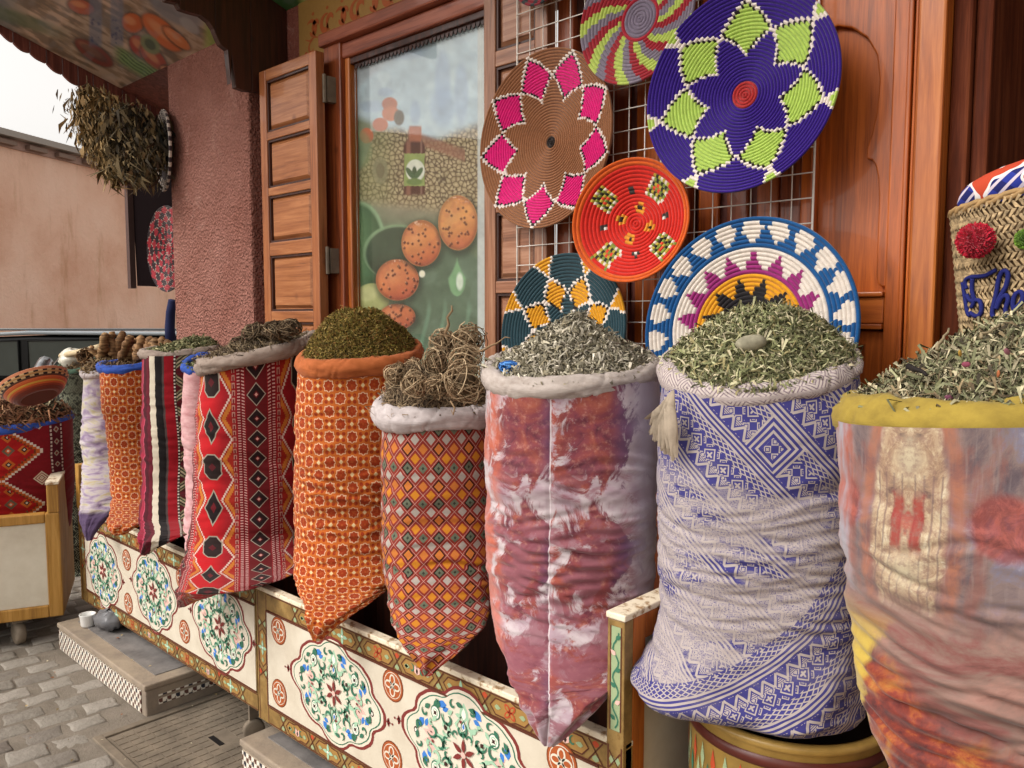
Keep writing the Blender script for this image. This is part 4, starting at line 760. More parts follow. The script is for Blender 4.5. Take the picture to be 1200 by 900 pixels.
def chest(x0, x1, zb, label, meds, roses, left_end, right_end):
    ch = empty('painted_chest', ((x0+x1)/2, 1.5, zb), label, 'chest'); zt = .578; h = .066; Y0, Y1 = CY, 1.74
    m = MB(); m.box(x0, x1, Y0+.001, Y0+.024, zb, zt-.014); m.build('front_board', M_BAND, ch)
    m = MB(); m.box(x0+.0, x1, Y0-.002, Y0+.028, zt-.014, zt); m.build('top_edge', M_TOPEDGE, ch, bev=.003)
    px0 = x0+h; px1 = x1-(h if right_end else .004); m = MB(); m.box(px0, px1, Y0-.0015, Y0+.001, zb+h, zt-.014-h+.006); m.build('cream_panel', M_PANEL, ch)
    m = MB()
    for (a, b, c, d) in ((px0-.005, px1, zb+h-.005, zb+h), (px0-.005, px1, zt-.014-h+.006, zt-.014-h+.011), (px0-.005, px0, zb+h, zt-.014-h+.006)): m.box(a, b, Y0-.003, Y0+.001, c, d)
    m.build('panel_bead', P_['brown'], ch)
    for nm, o, ex, ey, L, ph in (('floral_border', (x0+h, CY+.001, zt-.014-h+.008), (1, 0, 0), (0, 0, 1), x1-x0-h, 0), ('floral_border', (x0+h, CY+.001, zb), (1, 0, 0), (0, 0, 1), x1-x0-h, 1), ('floral_border', (x0+h-.002, CY+.001, zb), (0, 0, 1), (-1, 0, 0), zt-zb-.02, 2)):
        A = Art(o, ex, ey, (0, -1, 0)); border(A, L, h-.008, ph); A.build(nm, ch)
    for (px, py, w, hh) in meds:
        p = onY(px, py, CY); A = Art((p[0], CY-.0016, p[2]), (1, 0, 0), (0, 0, 1), (0, -1, 0)); medallion(A, 0, 0, w, hh); A.build('painted_medallion', ch)
    for (px, py) in roses:
        p = onY(px, py, CY); A = Art((p[0], CY-.0016, p[2]), (1, 0, 0), (0, 0, 1), (0, -1, 0)); rosette(A, 0, 0, .043); A.build('painted_rosette', ch)
    MB().box(x0, x1, Y1, Y1+.02, zb, zt).build('back_board', W_DARK, ch); MB().box(x0+.03, x1-.03, Y0+.026, Y1, zb+.03, zb+.05).build('floor_board', M_BLACK, ch)
    MB().box(x0, x0+.02, Y0+.029, Y1, zb, zt-.002).build('end_board', W_DARK, ch); 
    if left_end:
        m = MB(); m.box(x0-.004, x0+.040, Y0-.006, Y0+.03, zt+.0005, .775); m.box(x0, x0+.03, Y0+.031, Y1, .70, .775); m.build('raised_end', W_OCH, ch, bev=.003); MB().box(x0-.008, x0-.0045, Y0-.0, Y1, zb, .77).build('end_frame', W_OCH, ch)
    if right_end:
        # upright end board with painted edge, wooden frame and cream panel on its outer face
        m = MB(); m.box(x1-.041, x1, Y0-.008, Y0+.022, zb, .828); m.build('end_post', M_BAND, ch, bev=.002)
        MB().box(x1-.044, x1+.003, Y0-.011, Y1, .8285, .842).build('end_cap', M_TOPEDGE, ch, bev=.003)
        m = MB(); m.box(x1-.039, x1, Y0+.023, Y0+.066, zb, .828); m.box(x1-.039, x1, Y0+.067, Y1, .775, .828); m.box(x1-.039, x1, Y1-.04, Y1, zb, .774); m.box(x1-.039, x1, Y0+.067, Y1-.041, zb, zb+.06); m.build('end_frame', W_POST, ch, bev=.002)
        MB().box(x1-.03, x1-.010, Y0+.067, Y1-.041, zb+.061, .774).build('end_panel', M_PANEL, ch)
        A = Art((x1-.0405, Y0-.008, .59), (1, 0, 0), (0, 0, 1), (0, -1, 0)); A.poly([(.008, .012), (.033, .012), (.033, .225), (.008, .225)], P_['sage'], 1)
        A.line([(.008, .012), (.033, .012), (.033, .225), (.008, .225)], .003, P_['brown'], 2, closed=True); A.line([(.0205+.007*math.sin(q*.9), .018+q*.0085) for q in range(24)], .0035, P_['deepgreen'], 3)
        for q in range(6): A.leaf(.0205, .035+q*.033, (.6 if q % 2 else 2.5), .015, .011, P_['pink' if q % 3 == 1 else 'deepgreen'], 4)
        A.build('painted_vine', ch)
        A = Art((x1-.0405, Y0-.008, zb), (0, 0, 1), (-1, 0, 0), (0, -1, 0)); A.o = Vector((x1-.001, Y0-.008, zb)); border(A, .43, .039, 1); A.build('floral_border', ch)
    for x, y in ((x0+.10, Y0+.05), (x1-.12, Y0+.05), (x0+.10, Y1-.06), (x1-.12, Y1-.06)):
        w = MB(); zg = .1151 if x0 < -3 and -3.74 < x < -2.86 else (.0981 if -2.30 < x < -1.35 else 0.0); r = (zb-zg)/2-.006; r = min(r, .036)
        w.T = Matrix.Translation((x, y, zg+r)) @ Matrix.Rotation(R(70), 4, 'Z') @ Matrix.Rotation(R(90), 4, 'X'); w.lathe((0, 0, -.011), [(0, 0), (r*.8, 0), (r, .003), (r, .019), (r*.8, .022), (0, .022)], 18); c = w.build('caster', M_IRON, ch, True)
        MB().box(x-.02, x+.02, y-.02, y+.02, zb-.0055, zb-.0005).build('caster_plate', M_IRON, ch)
        MB().box(x-.004, x+.004, y-.016, y+.016, zg+r*2-.0, zb-.006).build('caster_fork', M_IRON, ch) if zb-.006 > zg+r*2 else None
    return ch
chest(-3.832, -2.312, .158, 'long painted chest on casters with three medallions, standing on the stone platform', [(122, 669, .180, .155), (181, 693, .186, .155), (259, 733, .192, .158)], [(149, 656), (151, 707), (213, 678), (217, 740)], True, False)
chest(-2.306, -.886, .140, 'nearer painted chest with a raised end board and open top full of sacks', [(393, 812, .212, .150), (545, 884, .215, .152)], [(327, 739), (328, 812), (461, 803), (460, 887), (659, 892), (655, 985)], False, True)
# ------------------------------------------------------------------ plain chest at the left
lc = empty('plain_chest', (-3.83, 1.2, .11), 'plain cream chest with ochre frame holding the maroon kilim sack', 'chest')
le = np.array([-.396, -.918, 0]); ln = np.array([-.918, .396, 0])
def lbox(m, a0, a1, d0, d1, z0, z1):
    o = np.array([-3.822, 1.20, 0]); P = [o+le*a+ln*d for a, d in ((a0, d0), (a1, d0), (a1, d1), (a0, d1))]; m.add([(p[0], p[1], z0) for p in P]+[(p[0], p[1], z1) for p in P], BF); return m
m = MB(); lbox(m, 0, .055, -.02, .03, .115, .575); lbox(m, 1.15, 1.2, -.02, .03, .115, .575); lbox(m, .0551, 1.1499, -.02, .03, .533, .575); lbox(m, .0551, 1.1499, -.02, .03, .115, .168); m.build('front_frame', W_OCH, lc, bev=.005)
m = MB(); lbox(m, .0552, 1.1498, -.012, .02, .1685, .5325); m.build('cream_panel', M_PANEL, lc, bev=.002)
m = MB(); lbox(m, -.0, .045, -.02, .03, .5755, .70); m.build('end_post', W_OCH, lc, bev=.004)
m = MB(); lbox(m, -.0, .028, .031, .52, .115, .70); m.build('end_board', W_OCH, lc, bev=.003)
m = MB(); lbox(m, -.003, .048, -.024, .53, .7005, .712); m.build('end_cap', M_TOPEDGE, lc)
m = MB(); lbox(m, .05, 1.2, .50, .52, .115, .575); m.build('back_board', W_OCH, lc); m = MB(); lbox(m, .05, 1.2, .031, .499, .13, .15); m.build('floor_board', M_BLACK, lc)
for a, d in ((.18, .03), (1.05, .03), (.10, .45), (1.05, .45)):
    o = np.array([-3.822, 1.20, 0])+le*a+ln*d; w = MB(); w.T = Matrix.Translation((o[0], o[1], .05)) @ Matrix.Rotation(R(90), 4, 'X'); w.lathe((0, 0, -.02), [(0, 0), (.04, 0), (.05, .006), (.05, .034), (.04, .04), (0, .04)], 20); w.build('caster', M_IRON, lc, True)
    MB().box(o[0]-.03, o[0]+.03, o[1]-.03, o[1]+.03, .1005, .1145).build('caster_plate', M_IRON, lc)
# things on the platform
m = MB(); m.lathe((-3.60, 1.22, .1151), [(0, 0), (.024, 0), (.027, .006), (.031, .048), (.033, .052), (.030, .052), (.025, .008), (0, .006)], 28); tag(m.build('white_cup', flat('white_plastic', '#e4e2de', .4), smooth=True), 'small white plastic cup left on the end of the stone platform', 'cup')
V = []; r_ = np.random.default_rng(3)
m = MB(); m.T = Matrix.Translation((-3.50, 1.27, .155)); n = 14
rag_v = [((.085+r_.uniform(-.015, .015))*math.cos(a)*math.cos(b), .05*math.sin(a)*math.cos(b)+r_.uniform(-.008, .008), .039*math.sin(b)+r_.uniform(-.006, .006)) for b in np.linspace(-1.5, 1.5, 10) for a in np.linspace(0, 2*math.pi, 18, endpoint=False)]
m.add(rag_v, [tuple(f) for f in grid_faces(10, 18, True)]); tag(m.build('plastic_bag', flat('grey_plastic', '#6b6a6c', .3), smooth=True), 'crumpled grey plastic bag beside the white cup under the chest', 'bag')
# ------------------------------------------------------------------ painted tin drum
dr = empty('painted_drum', (-.66, 1.47, 0), 'yellow painted tin drum with maroon band under the blue sack', 'drum'); M_DRUM = flat('drum_yellow', '#ac8a48', .4, .35, 22.0, coat=.2); M_DR2 = flat('drum_maroon', '#5a2a22', .35, .2)
c0 = (-.655, 1.50, 0); rd = .188
MB().lathe(c0, [(0, .01), (rd-.008, .01), (rd, .02), (rd, .655), (rd+.006, .662)], 64).build('drum_body', M_DRUM, dr, True)
MB().lathe(c0, [(rd+.006, .660), (rd+.010, .668), (rd+.006, .674), (rd-.002, .676), (rd-.010, .673), (rd-.012, .660)], 64).build('drum_rim', M_DRUM, dr, True)
MB().lathe(c0, [(rd+.001, .622), (rd+.005, .626), (rd+.006, .633), (rd+.005, .640), (rd+.001, .644)], 64).build('raised_band', M_DR2, dr, True); MB().lathe(c0, [(rd-.008, .640), (0, .640)], 48).build('drum_lid', M_BLACK, dr)
A = Art((0, 0, 0), (1, 0, 0), (0, 0, 1), (0, -1, 0))
for k in range(10):
    t0 = -math.pi/2-1.5+k*.33; 
    for j, (du, dv, nm) in enumerate(((0, .585, 'sage'), (.09, .550, 'deepgreen'), (.17, .585, 'red'), (.25, .550, 'sage'))):
        m = A; t = t0+du; r = rd+.0012; pts = [(t-.035, dv), (t, dv+.03), (t+.035, dv), (t, dv-.03)]; A.mat(P_[nm]); A.mb.add([(c0[0]+r*math.cos(a), c0[1]+r*math.sin(a), z) for a, z in pts], [(0, 1, 2, 3)])
A.build('painted_diamonds', dr)
cr = empty('wooden_crate', (-.24, 1.25, 0), 'plain slatted wooden crate under the mustard rimmed sack', 'crate'); cz = onY(1190, 1022, 1.22)[2]
for k in range(5):
    z0_ = .02+k*(cz-.05)/5; h_ = (cz-.05)/5-.015
    for (a_, b_, c_, d_) in ((-.42, -.06, 1.09, 1.105), (-.42, -.06, 1.395, 1.41), (-.435, -.4205, 1.09, 1.41), (-.0595, -.045, 1.09, 1.41)): MB().box(a_, b_, c_, d_, z0_, z0_+h_).build('slat', W_OCH, cr, bev=.002)
for k in range(4): MB().box(-.43+k*.097, -.345+k*.097, 1.09, 1.41, cz-.028, cz-.012).build('top_slat', W_OCH, cr, bev=.002)
for x_ in (-.40, -.09):
    for y_ in (1.1055, 1.3745): MB().box(x_-.01, x_+.01, y_, y_+.02, 0, cz-.029).build('corner_post', W_OCH, cr)
# ================================================================== SACKS
SK = {}
def sack(name_label, rows, Yc, rim, mt, rim_mt, key, flat_=.86, creases=(), amp=.004, rimr=.022, seam=None, puff=.0, top_shift=0.0, group=None, sq_=2.4, uoff=0.0, name='cloth_sack', seed=1, flare=0.0):
    """rows: (py, pxl, pxr, Y).  rim: (pxl, yl, pxr, yr, pxfront, yfront) of the rolled lip"""
    rr = []
    for py, a, b, Y in rows:
        c = onY((a+b)/2, py, Y); d = dep(c); rr.append((c[2], c[0], c[1], (b-a)/2*d/F_PX*math.cos(math.atan(((a+b)/2-600)/F_PX))))
    rr = np.array(rr); z = rr[:, 0]; N = 170; M_ = 190
    # centre direction
    c0 = rr[0, 1:3]; vd = (CP[:2]-c0); vd /= np.linalg.norm(vd); tx = np.array([-vd[1], vd[0]])
    if tx @ rtv[:2] < 0: tx = -tx
    xl, yl, xr, yr, xf, yf = rim; w0 = (xr-xl)/2; cr = onY((xl+xr)/2, (yl+yr)/2, Yc); dr_ = dep(cr); wr = w0*dr_/F_PX*math.cos(math.atan(((xl+xr)/2-600)/F_PX))
    Cr = np.array([cr[0], cr[1]]); eL, eR = Cr-tx*wr, Cr+tx*wr; zl = z_at(eL[0], eL[1], yl); zr_ = z_at(eR[0], eR[1], yr)
    fpos = Cr+vd*wr*flat_; df = dep([fpos[0], fpos[1], cr[2]]); zf = z_at(fpos[0], fpos[1], yf); zm = (zl+zr_)/2
    # parameter along the side
    s = np.r_[0, np.cumsum(np.hypot(np.diff(rr[:, 0]), np.hypot(np.diff(rr[:, 1]), np.diff(rr[:, 2]))))]; tt = np.linspace(0, 1, N)*s[-1]
    def sm(a):
        y = np.interp(tt, s, a); k = np.hanning(9); k /= k.sum(); yp = np.r_[np.full(4, y[0]), y, np.full(4, y[-1])]; return np.convolve(yp, k, 'valid')
    Z, X, Y, W = sm(rr[:, 0]), sm(rr[:, 1]), sm(rr[:, 2]), sm(rr[:, 3])
    th = np.linspace(-math.pi, math.pi, M_, endpoint=False); th = th-.32*np.sin(th)*0.9*(np.abs(th) > 0)   # more columns at the front
    ct, st_ = np.cos(th), np.sin(th); e = 2/sq_; cx_ = np.sign(st_)*np.abs(st_)**e; cy_ = np.sign(ct)*np.abs(ct)**e
    v = tt[:, None]+0*th[None]; xs = cx_[None]*W[:, None]; ys = cy_[None]*W[:, None]*flat_
    off = (np.stack([X, Y], 1)-c0[None]) @ tx; arc = np.cumsum(np.r_[0, np.hypot(np.diff(cx_), np.diff(cy_*flat_))]); arc -= np.interp(0, th, arc); u = arc[None]*W[:, None]+off[:, None]+uoff
    rimz = (zl*(1-cx_)/2+zr_*(1+cx_)/2)+(zf-zm)*cy_
    blend = np.clip(1-tt/.16, 0, 1)[:, None]**1.6; ZZ = Z[:, None]+(rimz[None]-Z[0])*blend*.98
    # cloth relief
    h = (fbm(u*9+20, v*13+20, seed, 4)-.5)*.012+(fbm(u*3+5, v*4+9, seed+9, 2)-.5)*.030*np.clip(v/.2, 0, 1)
    h += (1-np.abs(2*fbm(u*4+3+v*3, v*34+9+.6*np.sin(u*14+seed), seed+5, 3)-1)*2.2)*.0050*np.clip(v/.12-.3, 0, 1)
    r = np.random.default_rng(seed+100)
    for cr_ in creases:
        v0, n_, A_ = cr_
        for k in range(n_):
            vc = v0+r.normal(0, .035); sl_ = r.normal(0, .12); L = r.uniform(.05, .15); uc = r.uniform(-.16, .16); d = v-vc-sl_*(u-uc)-.008*np.sin((u-uc)*r.uniform(15, 40)); win = np.exp(-((u-uc)/L)**2); a = A_*r.uniform(.5, 1.2)
            h += (-a*np.exp(-(d/.0048)**2)+a*.6*np.exp(-((d-.010)/.008)**2)+a*.5*np.exp(-((d+.011)/.009)**2))*win
    if seam is not None: h += -.004*np.exp(-((u-seam)/.003)**2)
    tail = np.clip((tt/tt[-1]-.62)/.38, 0, 1)[:, None]; h += tail*(fbm(th[None]*2.2+v*6+30, v*5+3, seed+40, 3)-.5)*.030+tail*.006*np.sin(th[None]*7+v*22+seed)
    h *= np.clip(W[:, None]/.07, .12, 1); nx = cx_[None]*flat_; ny = cy_[None]; L = np.hypot(nx, ny)+1e-9; h = h*amp/.004+puff*np.sin(np.pi*np.clip(tt/tt[-1], 0, 1))[:, None]
    xs = xs+nx/L*h; ys = ys+ny/L*h
    PX = X[:, None]+tx[0]*xs+vd[0]*ys; PY = Y[:, None]+tx[1]*xs+vd[1]*ys
    V = np.stack([PX, PY, ZZ], -1).reshape(-1, 3); uv = np.stack([u, v], -1).reshape(-1, 2); F = grid_faces(N, M_, True)[:, ::-1]
    base = (X[-1]*.3+c0[0]*.7, Y[-1]*.3+c0[1]*.7, float(Z.min())); root = empty(name, base, name_label, 'sack', group)
    # close the bottom
    V = np.r_[V, [[X[-1], Y[-1], Z[-1]-.002]]]; uv = np.r_[uv, [[0, tt[-1]]]]
    i = np.arange(M_); cap = np.stack([(N-1)*M_+i, np.full(M_, N*M_), (N-1)*M_+(i+1) % M_, (N-1)*M_+(i+1) % M_], -1)
    me_f = [tuple(f) for f in cap[:, :3]]
    o = mesh('body', V, F, mt, root, uv=uv)
    mesh('base', V[np.r_[(N-1)*M_+i, N*M_]], [(k, M_, (k+1) % M_) for k in range(M_)], mt, root, uv=uv[np.r_[(N-1)*M_+i, N*M_]])
    # rolled lip
    K, Q = 300, 20; a = np.linspace(-math.pi, math.pi, K, endpoint=False); sx, cx2 = np.sin(a), np.cos(a); e2 = 2/2.15; sx = np.sign(sx)*np.abs(sx)**e2; cx2 = np.sign(cx2)*np.abs(cx2)**e2
    fat = rimr*(1+.13*(vnoise(a*1.7+9, a*0+seed, seed)-.5)*2+.05*(vnoise(a*5+9, a*0+seed, seed+1)-.5)*2); rz = (zl*(1-sx)/2+zr_*(1+sx)/2)+(zf-zm)*cx2+.003*np.sin(a*3+seed)
    q = np.linspace(0, 2*math.pi, Q, endpoint=False); WR = (wr-rimr*.9); wrn = (fbm((a*wr)[:, None]*34+9+q[None]*1.6, (a*0)[:, None]+np.sin(q)[None]*1.1+4, seed+3, 4)-.5)*.0085*rimr/.022; gr_ = r.random(16)*6.28-3.14
    for g0 in gr_: wrn += -.0032*np.exp(-(((a[:, None]-g0-.10*np.sin(q[None]+g0))*wr)/.0035)**2)*r.uniform(.4, 1)
    wrn[:, 0] = wrn[:, 0]; ramp_ = np.minimum(np.arange(K), K-1-np.arange(K))/12.; wrn *= np.clip(ramp_, 0, 1)[:, None]
    for g1 in range(3):
        q0 = (-.9, .15, 1.0)[g1]+.55*np.sin(a*(1.3+.7*g1)+g1*2+seed)+.25*np.sin(a*5.3+seed*g1); d_ = (q[None]-q0[:, None]+np.pi) % (2*np.pi)-np.pi; st2 = np.clip(np.sin(a*(2.1+g1)+seed+g1*1.7)+.35, 0, 1); wrn += (-.0042*np.exp(-(d_/.22)**2)+.0020*np.exp(-((d_-.42)/.25)**2))*st2[:, None]*rimr/.022*np.clip(ramp_, 0, 1)[:, None]
    ro = fat[:, None]*(1+flare)+wrn; rx = sx[:, None]*WR+sx[:, None]*np.cos(q)[None]*ro; ry = cx2[:, None]*WR*flat_+cx2[:, None]*np.cos(q)[None]*ro
    RZ = rz[:, None]+np.sin(q)[None]*ro*1.18; VX = Cr[0]+tx[0]*rx+vd[0]*ry; VY = Cr[1]+tx[1]*rx+vd[1]*ry
    V2 = np.stack([VX, VY, RZ], -1).reshape(-1, 3); uv2 = np.stack([np.repeat((a*wr)[:, None], Q, 1), np.repeat((q/(2*math.pi)*.14)[None], K, 0)], -1).reshape(-1, 2)
    ii, jj = np.meshgrid(np.arange(K), np.arange(Q), indexing='ij'); F2 = np.stack([ii*Q+jj, ((ii+1) % K)*Q+jj, ((ii+1) % K)*Q+(jj+1) % Q, ii*Q+(jj+1) % Q], -1).reshape(-1, 4)
    mesh('rolled_rim', V2, F2, rim_mt, root, uv=uv2)
    SK[key] = dict(C=Cr, w=wr, flat=flat_, tx=tx, vd=vd, zl=zl, zr=zr_, zf=zf, zm=zm, Yc=Yc); return root
G_ = 'patterned sacks of herbs lined up in front of the shop'
sack('tall abstract printed sack with mustard yellow rolled rim', [(508, 966, 1392, 1.24), (560, 964, 1392, 1.24), (620, 968, 1390, 1.24), (700, 975, 1385, 1.24), (760, 981, 1380, 1.23), (800, 988, 1376, 1.23), (840, 995, 1370, 1.23), (870, 1005, 1362, 1.22), (900, 1020, 1350, 1.22), (950, 1046, 1330, 1.22), (985, 1070, 1310, 1.22), (1015, 1100, 1285, 1.22), (1028, 1150, 1235, 1.22)], 1.26, (962, 485, 1396, 476, 1190, 499), M_ABS, M_YEL, 'abs', creases=((.20, 8, .006), (.31, 10, .006), (.38, 6, .005)), seed=11, rimr=.027, uoff=.0)
sack('large blue and cream brocade sack with patterned rim standing on the tin drum', [(462, 772, 1000, 1.47), (500, 769, 1006, 1.47), (560, 770, 1006, 1.47), (630, 770, 1008, 1.47), (700, 769, 1010, 1.46), (732, 764, 1010, 1.45), (758, 755, 1010, 1.44), (780, 744, 1010, 1.43), (793, 732, 1008, 1.42), (801, 730, 1006, 1.42), (807, 742, 1003, 1.43), (812, 775, 985, 1.45), (815, 850, 930, 1.46)], 1.47, (768, 431, 1006, 424, 885, 464), M_BLUE, M_BRIM, 'blue', creases=((.28, 9, .003), (.35, 9, .003)), seed=12, rimr=.0215, sq_=2.7)
sack('tall tie dyed pink and brick red sack with pale canvas rim', [(448, 570, 770, 1.45), (500, 569, 771, 1.45), (560, 569, 772, 1.45), (620, 571, 771, 1.45), (680, 574, 769, 1.44), (720, 578, 768, 1.41), (745, 582, 762, 1.38), (770, 589, 748, 1.33), (800, 600, 725, 1.255), (827, 610, 700, 1.215), (853, 624, 673, 1.19), (874, 637, 649, 1.175)], 1.45, (563, 436, 773, 428, 655, 456), M_TIE, M_CANVAS, 'tie', creases=((.30, 12, .005), (.40, 16, .006), (.48, 10, .005), (.2, 6, .003)), seed=13, rimr=.0215, seam=-.045)
sack('shorter sack of woven orange and red diamonds with white rim', [(492, 448, 582, 1.42), (540, 447, 584, 1.42), (600, 449, 585, 1.42), (650, 451, 585, 1.40), (690, 453, 580, 1.36), (724, 459, 573, 1.30), (745, 467, 560, 1.25), (760, 475, 546, 1.22), (775, 484, 526, 1.20), (792, 495, 506, 1.18)], 1.42, (436, 481, 592, 477, 508, 494), M_DIAM, M_WHITE, 'dia', creases=((.38, 3, .008), (.25, 5, .002)), seed=14, rimr=.026)
sack('full height sack printed with orange stars, orange rim, second from the red kilim sack', [(428, 351, 490, 1.45), (480, 348, 492, 1.45), (520, 346, 493, 1.45), (600, 345, 493, 1.45), (640, 344, 488, 1.42), (665, 344, 480, 1.38), (682, 347, 462, 1.33), (697, 350, 448, 1.28), (716, 356, 420, 1.22), (735, 362, 396, 1.19), (751, 367, 376, 1.175)], 1.45, (348, 425, 498, 411, 420, 432), M_ORANGE, M_ORIM, 'orb', creases=((.24, 5, .003), (.36, 12, .006), (.44, 10, .006), (.52, 8, .005)), seed=15, rimr=.0225)
sack('red kilim sack with dark diamonds and a corner hanging over the chest', [(432, 236, 366, 1.42), (480, 231, 364, 1.42), (560, 229, 364, 1.42), (620, 222, 362, 1.40), (650, 218, 360, 1.34), (668, 214, 352, 1.27), (681, 213, 320, 1.20), (690, 211, 270, 1.18), (702, 208, 236, 1.175), (711, 208, 217, 1.17)], 1.42, (229, 429, 376, 397, 300, 418), M_REDK, M_GREYR, 'red', creases=((.15, 3, .002), (.5, 5, .003)), seed=16, rimr=.0225)
sack('narrow pink towelling sack with blue rim squeezed behind the red kilim sack', [(432, 216, 262, 1.40), (480, 214, 262, 1.40), (560, 217, 262, 1.39), (620, 216, 262, 1.36), (645, 216, 262, 1.29), (664, 216, 250, 1.22), (680, 217, 232, 1.19)], 1.40, (212, 430, 262, 424, 236, 436), M_PINK, M_BLURIM, 'pink', creases=((.3, 6, .004),), seed=17, rimr=.016)
sack('striped maroon, cream and black kilim sack with grey rim', [(418, 167, 262, 1.43), (480, 167, 262, 1.43), (560, 166, 262, 1.42), (600, 164, 260, 1.38), (620, 163, 240, 1.28), (630, 163, 212, 1.22), (640, 163, 190, 1.19), (650, 164, 174, 1.175)], 1.43, (162, 415, 262, 409, 206, 416), M_STRIPE, M_GREYR, 'str', seed=18, rimr=.0165)
sack('sack printed with orange stars and a blue rim next to the striped kilim sack', [(434, 118, 200, 1.43), (480, 120, 200, 1.43), (520, 127, 200, 1.43), (580, 130, 198, 1.36), (600, 127, 190, 1.28), (612, 126, 176, 1.22), (620, 128, 158, 1.19), (627, 133, 146, 1.175)], 1.43, (113, 431, 202, 424, 150, 432), M_ORANGE, M_BLURIM, 'ora', seed=19, rimr=.0185)
sack('pale lavender and yellow dyed sack at the corner of the long chest', [(440, 97, 152, 1.42), (480, 96, 152, 1.42), (540, 97, 152, 1.38), (585, 95, 146, 1.28), (605, 94, 130, 1.22), (620, 97, 117, 1.19), (634, 101, 108, 1.175)], 1.42, (94, 437, 154, 430, 115, 438), M_LAV, M_WHITE, 'lav', creases=((.3, 9, .004),), seed=20, rimr=.016)
sack('grey green tribal patterned sack standing on the ground behind the dyed sacks', [(436, 68, 122, 1.62), (500, 70, 124, 1.62), (600, 72, 126, 1.62), (680, 76, 122, 1.62), (704, 84, 114, 1.62)], 1.62, (62, 436, 124, 424, 92, 436), M_GPAT, M_GRN, 'grn', seed=21, rimr=.018)
sack('maroon kilim sack with stepped diamonds and blue rim in the plain chest', [(498, -48, 88, 1.16), (540, -48, 89, 1.16), (580, -46, 88, 1.16), (620, -44, 84, 1.16), (680, -30, 70, 1.16), (705, -8, 48, 1.16)], 1.16, (-52, 506, 90, 487, 14, 504), M_LK, M_BLURIM, 'lk', seed=22, rimr=.0195)
# tassel tied to the blue sack
def strip(name, pxs, w, Y, mt, lab, cat):
    pts = [onY(x, y, Y-.0) for x, y in pxs]; V = []; nr = len(pts); nc = 9
    for i, p in enumerate(pts):
        d = dep(p); ww = w[i]*d/F_PX
        for j in range(nc): t = j/(nc-1)-.5; V.append((p[0]+rtv[0]*t*ww, p[1]+rtv[1]*t*ww-.010*math.cos(t*9+i), p[2]+random.uniform(-.004, .004)*(i == nr-1)))
    o = mesh(name, V, grid_faces(nr, nc), mt); s_ = o.modifiers.new('thick', 'SOLIDIFY'); s_.thickness = .004; sub = o.modifiers.new('sub', 'SUBSURF'); sub.levels = 2; sub.render_levels = 2; return tag(o, lab, cat)
M_RAG = flat('cream_rag', '#b8a894', .95, .25, 60.0)
rg_ = np.random.default_rng(9); V = []; F = []; b0 = 0; top_ = onY(789, 457, 1.262)
for k in range(26):
    ex_, ey_ = 757+34*k/25+rg_.uniform(-2, 2), 496+44*(k/25)**.8+rg_.uniform(-9, 5); mid_ = (783+rg_.uniform(-3, 4), 474+rg_.uniform(-3, 3)); P3 = [top_, onY(*mid_, 1.255+rg_.uniform(-.006, .006)), onY((mid_[0]+ex_)/2, (mid_[1]+ey_)/2-2, 1.25+rg_.uniform(-.008, .008)), onY(ex_, ey_, 1.255+rg_.uniform(-.01, .01))]
    for i, p in enumerate(P3):
        w_ = (.002, .007, .010, .003)[i]*rg_.uniform(.8, 1.2); V += [p-rtv*w_, p-upv*.001+np.array([0, -.002, 0]), p+rtv*w_]
    for i in range(3):
        q = b0+i*3; F += [(q, q+1, q+4, q+3), (q+1, q+2, q+5, q+4)]
    b0 += 12
tag(mesh('cloth_tassel', V, np.array(F), M_RAG), 'frayed cream rag hanging from the rim of the blue brocade sack', 'rag')
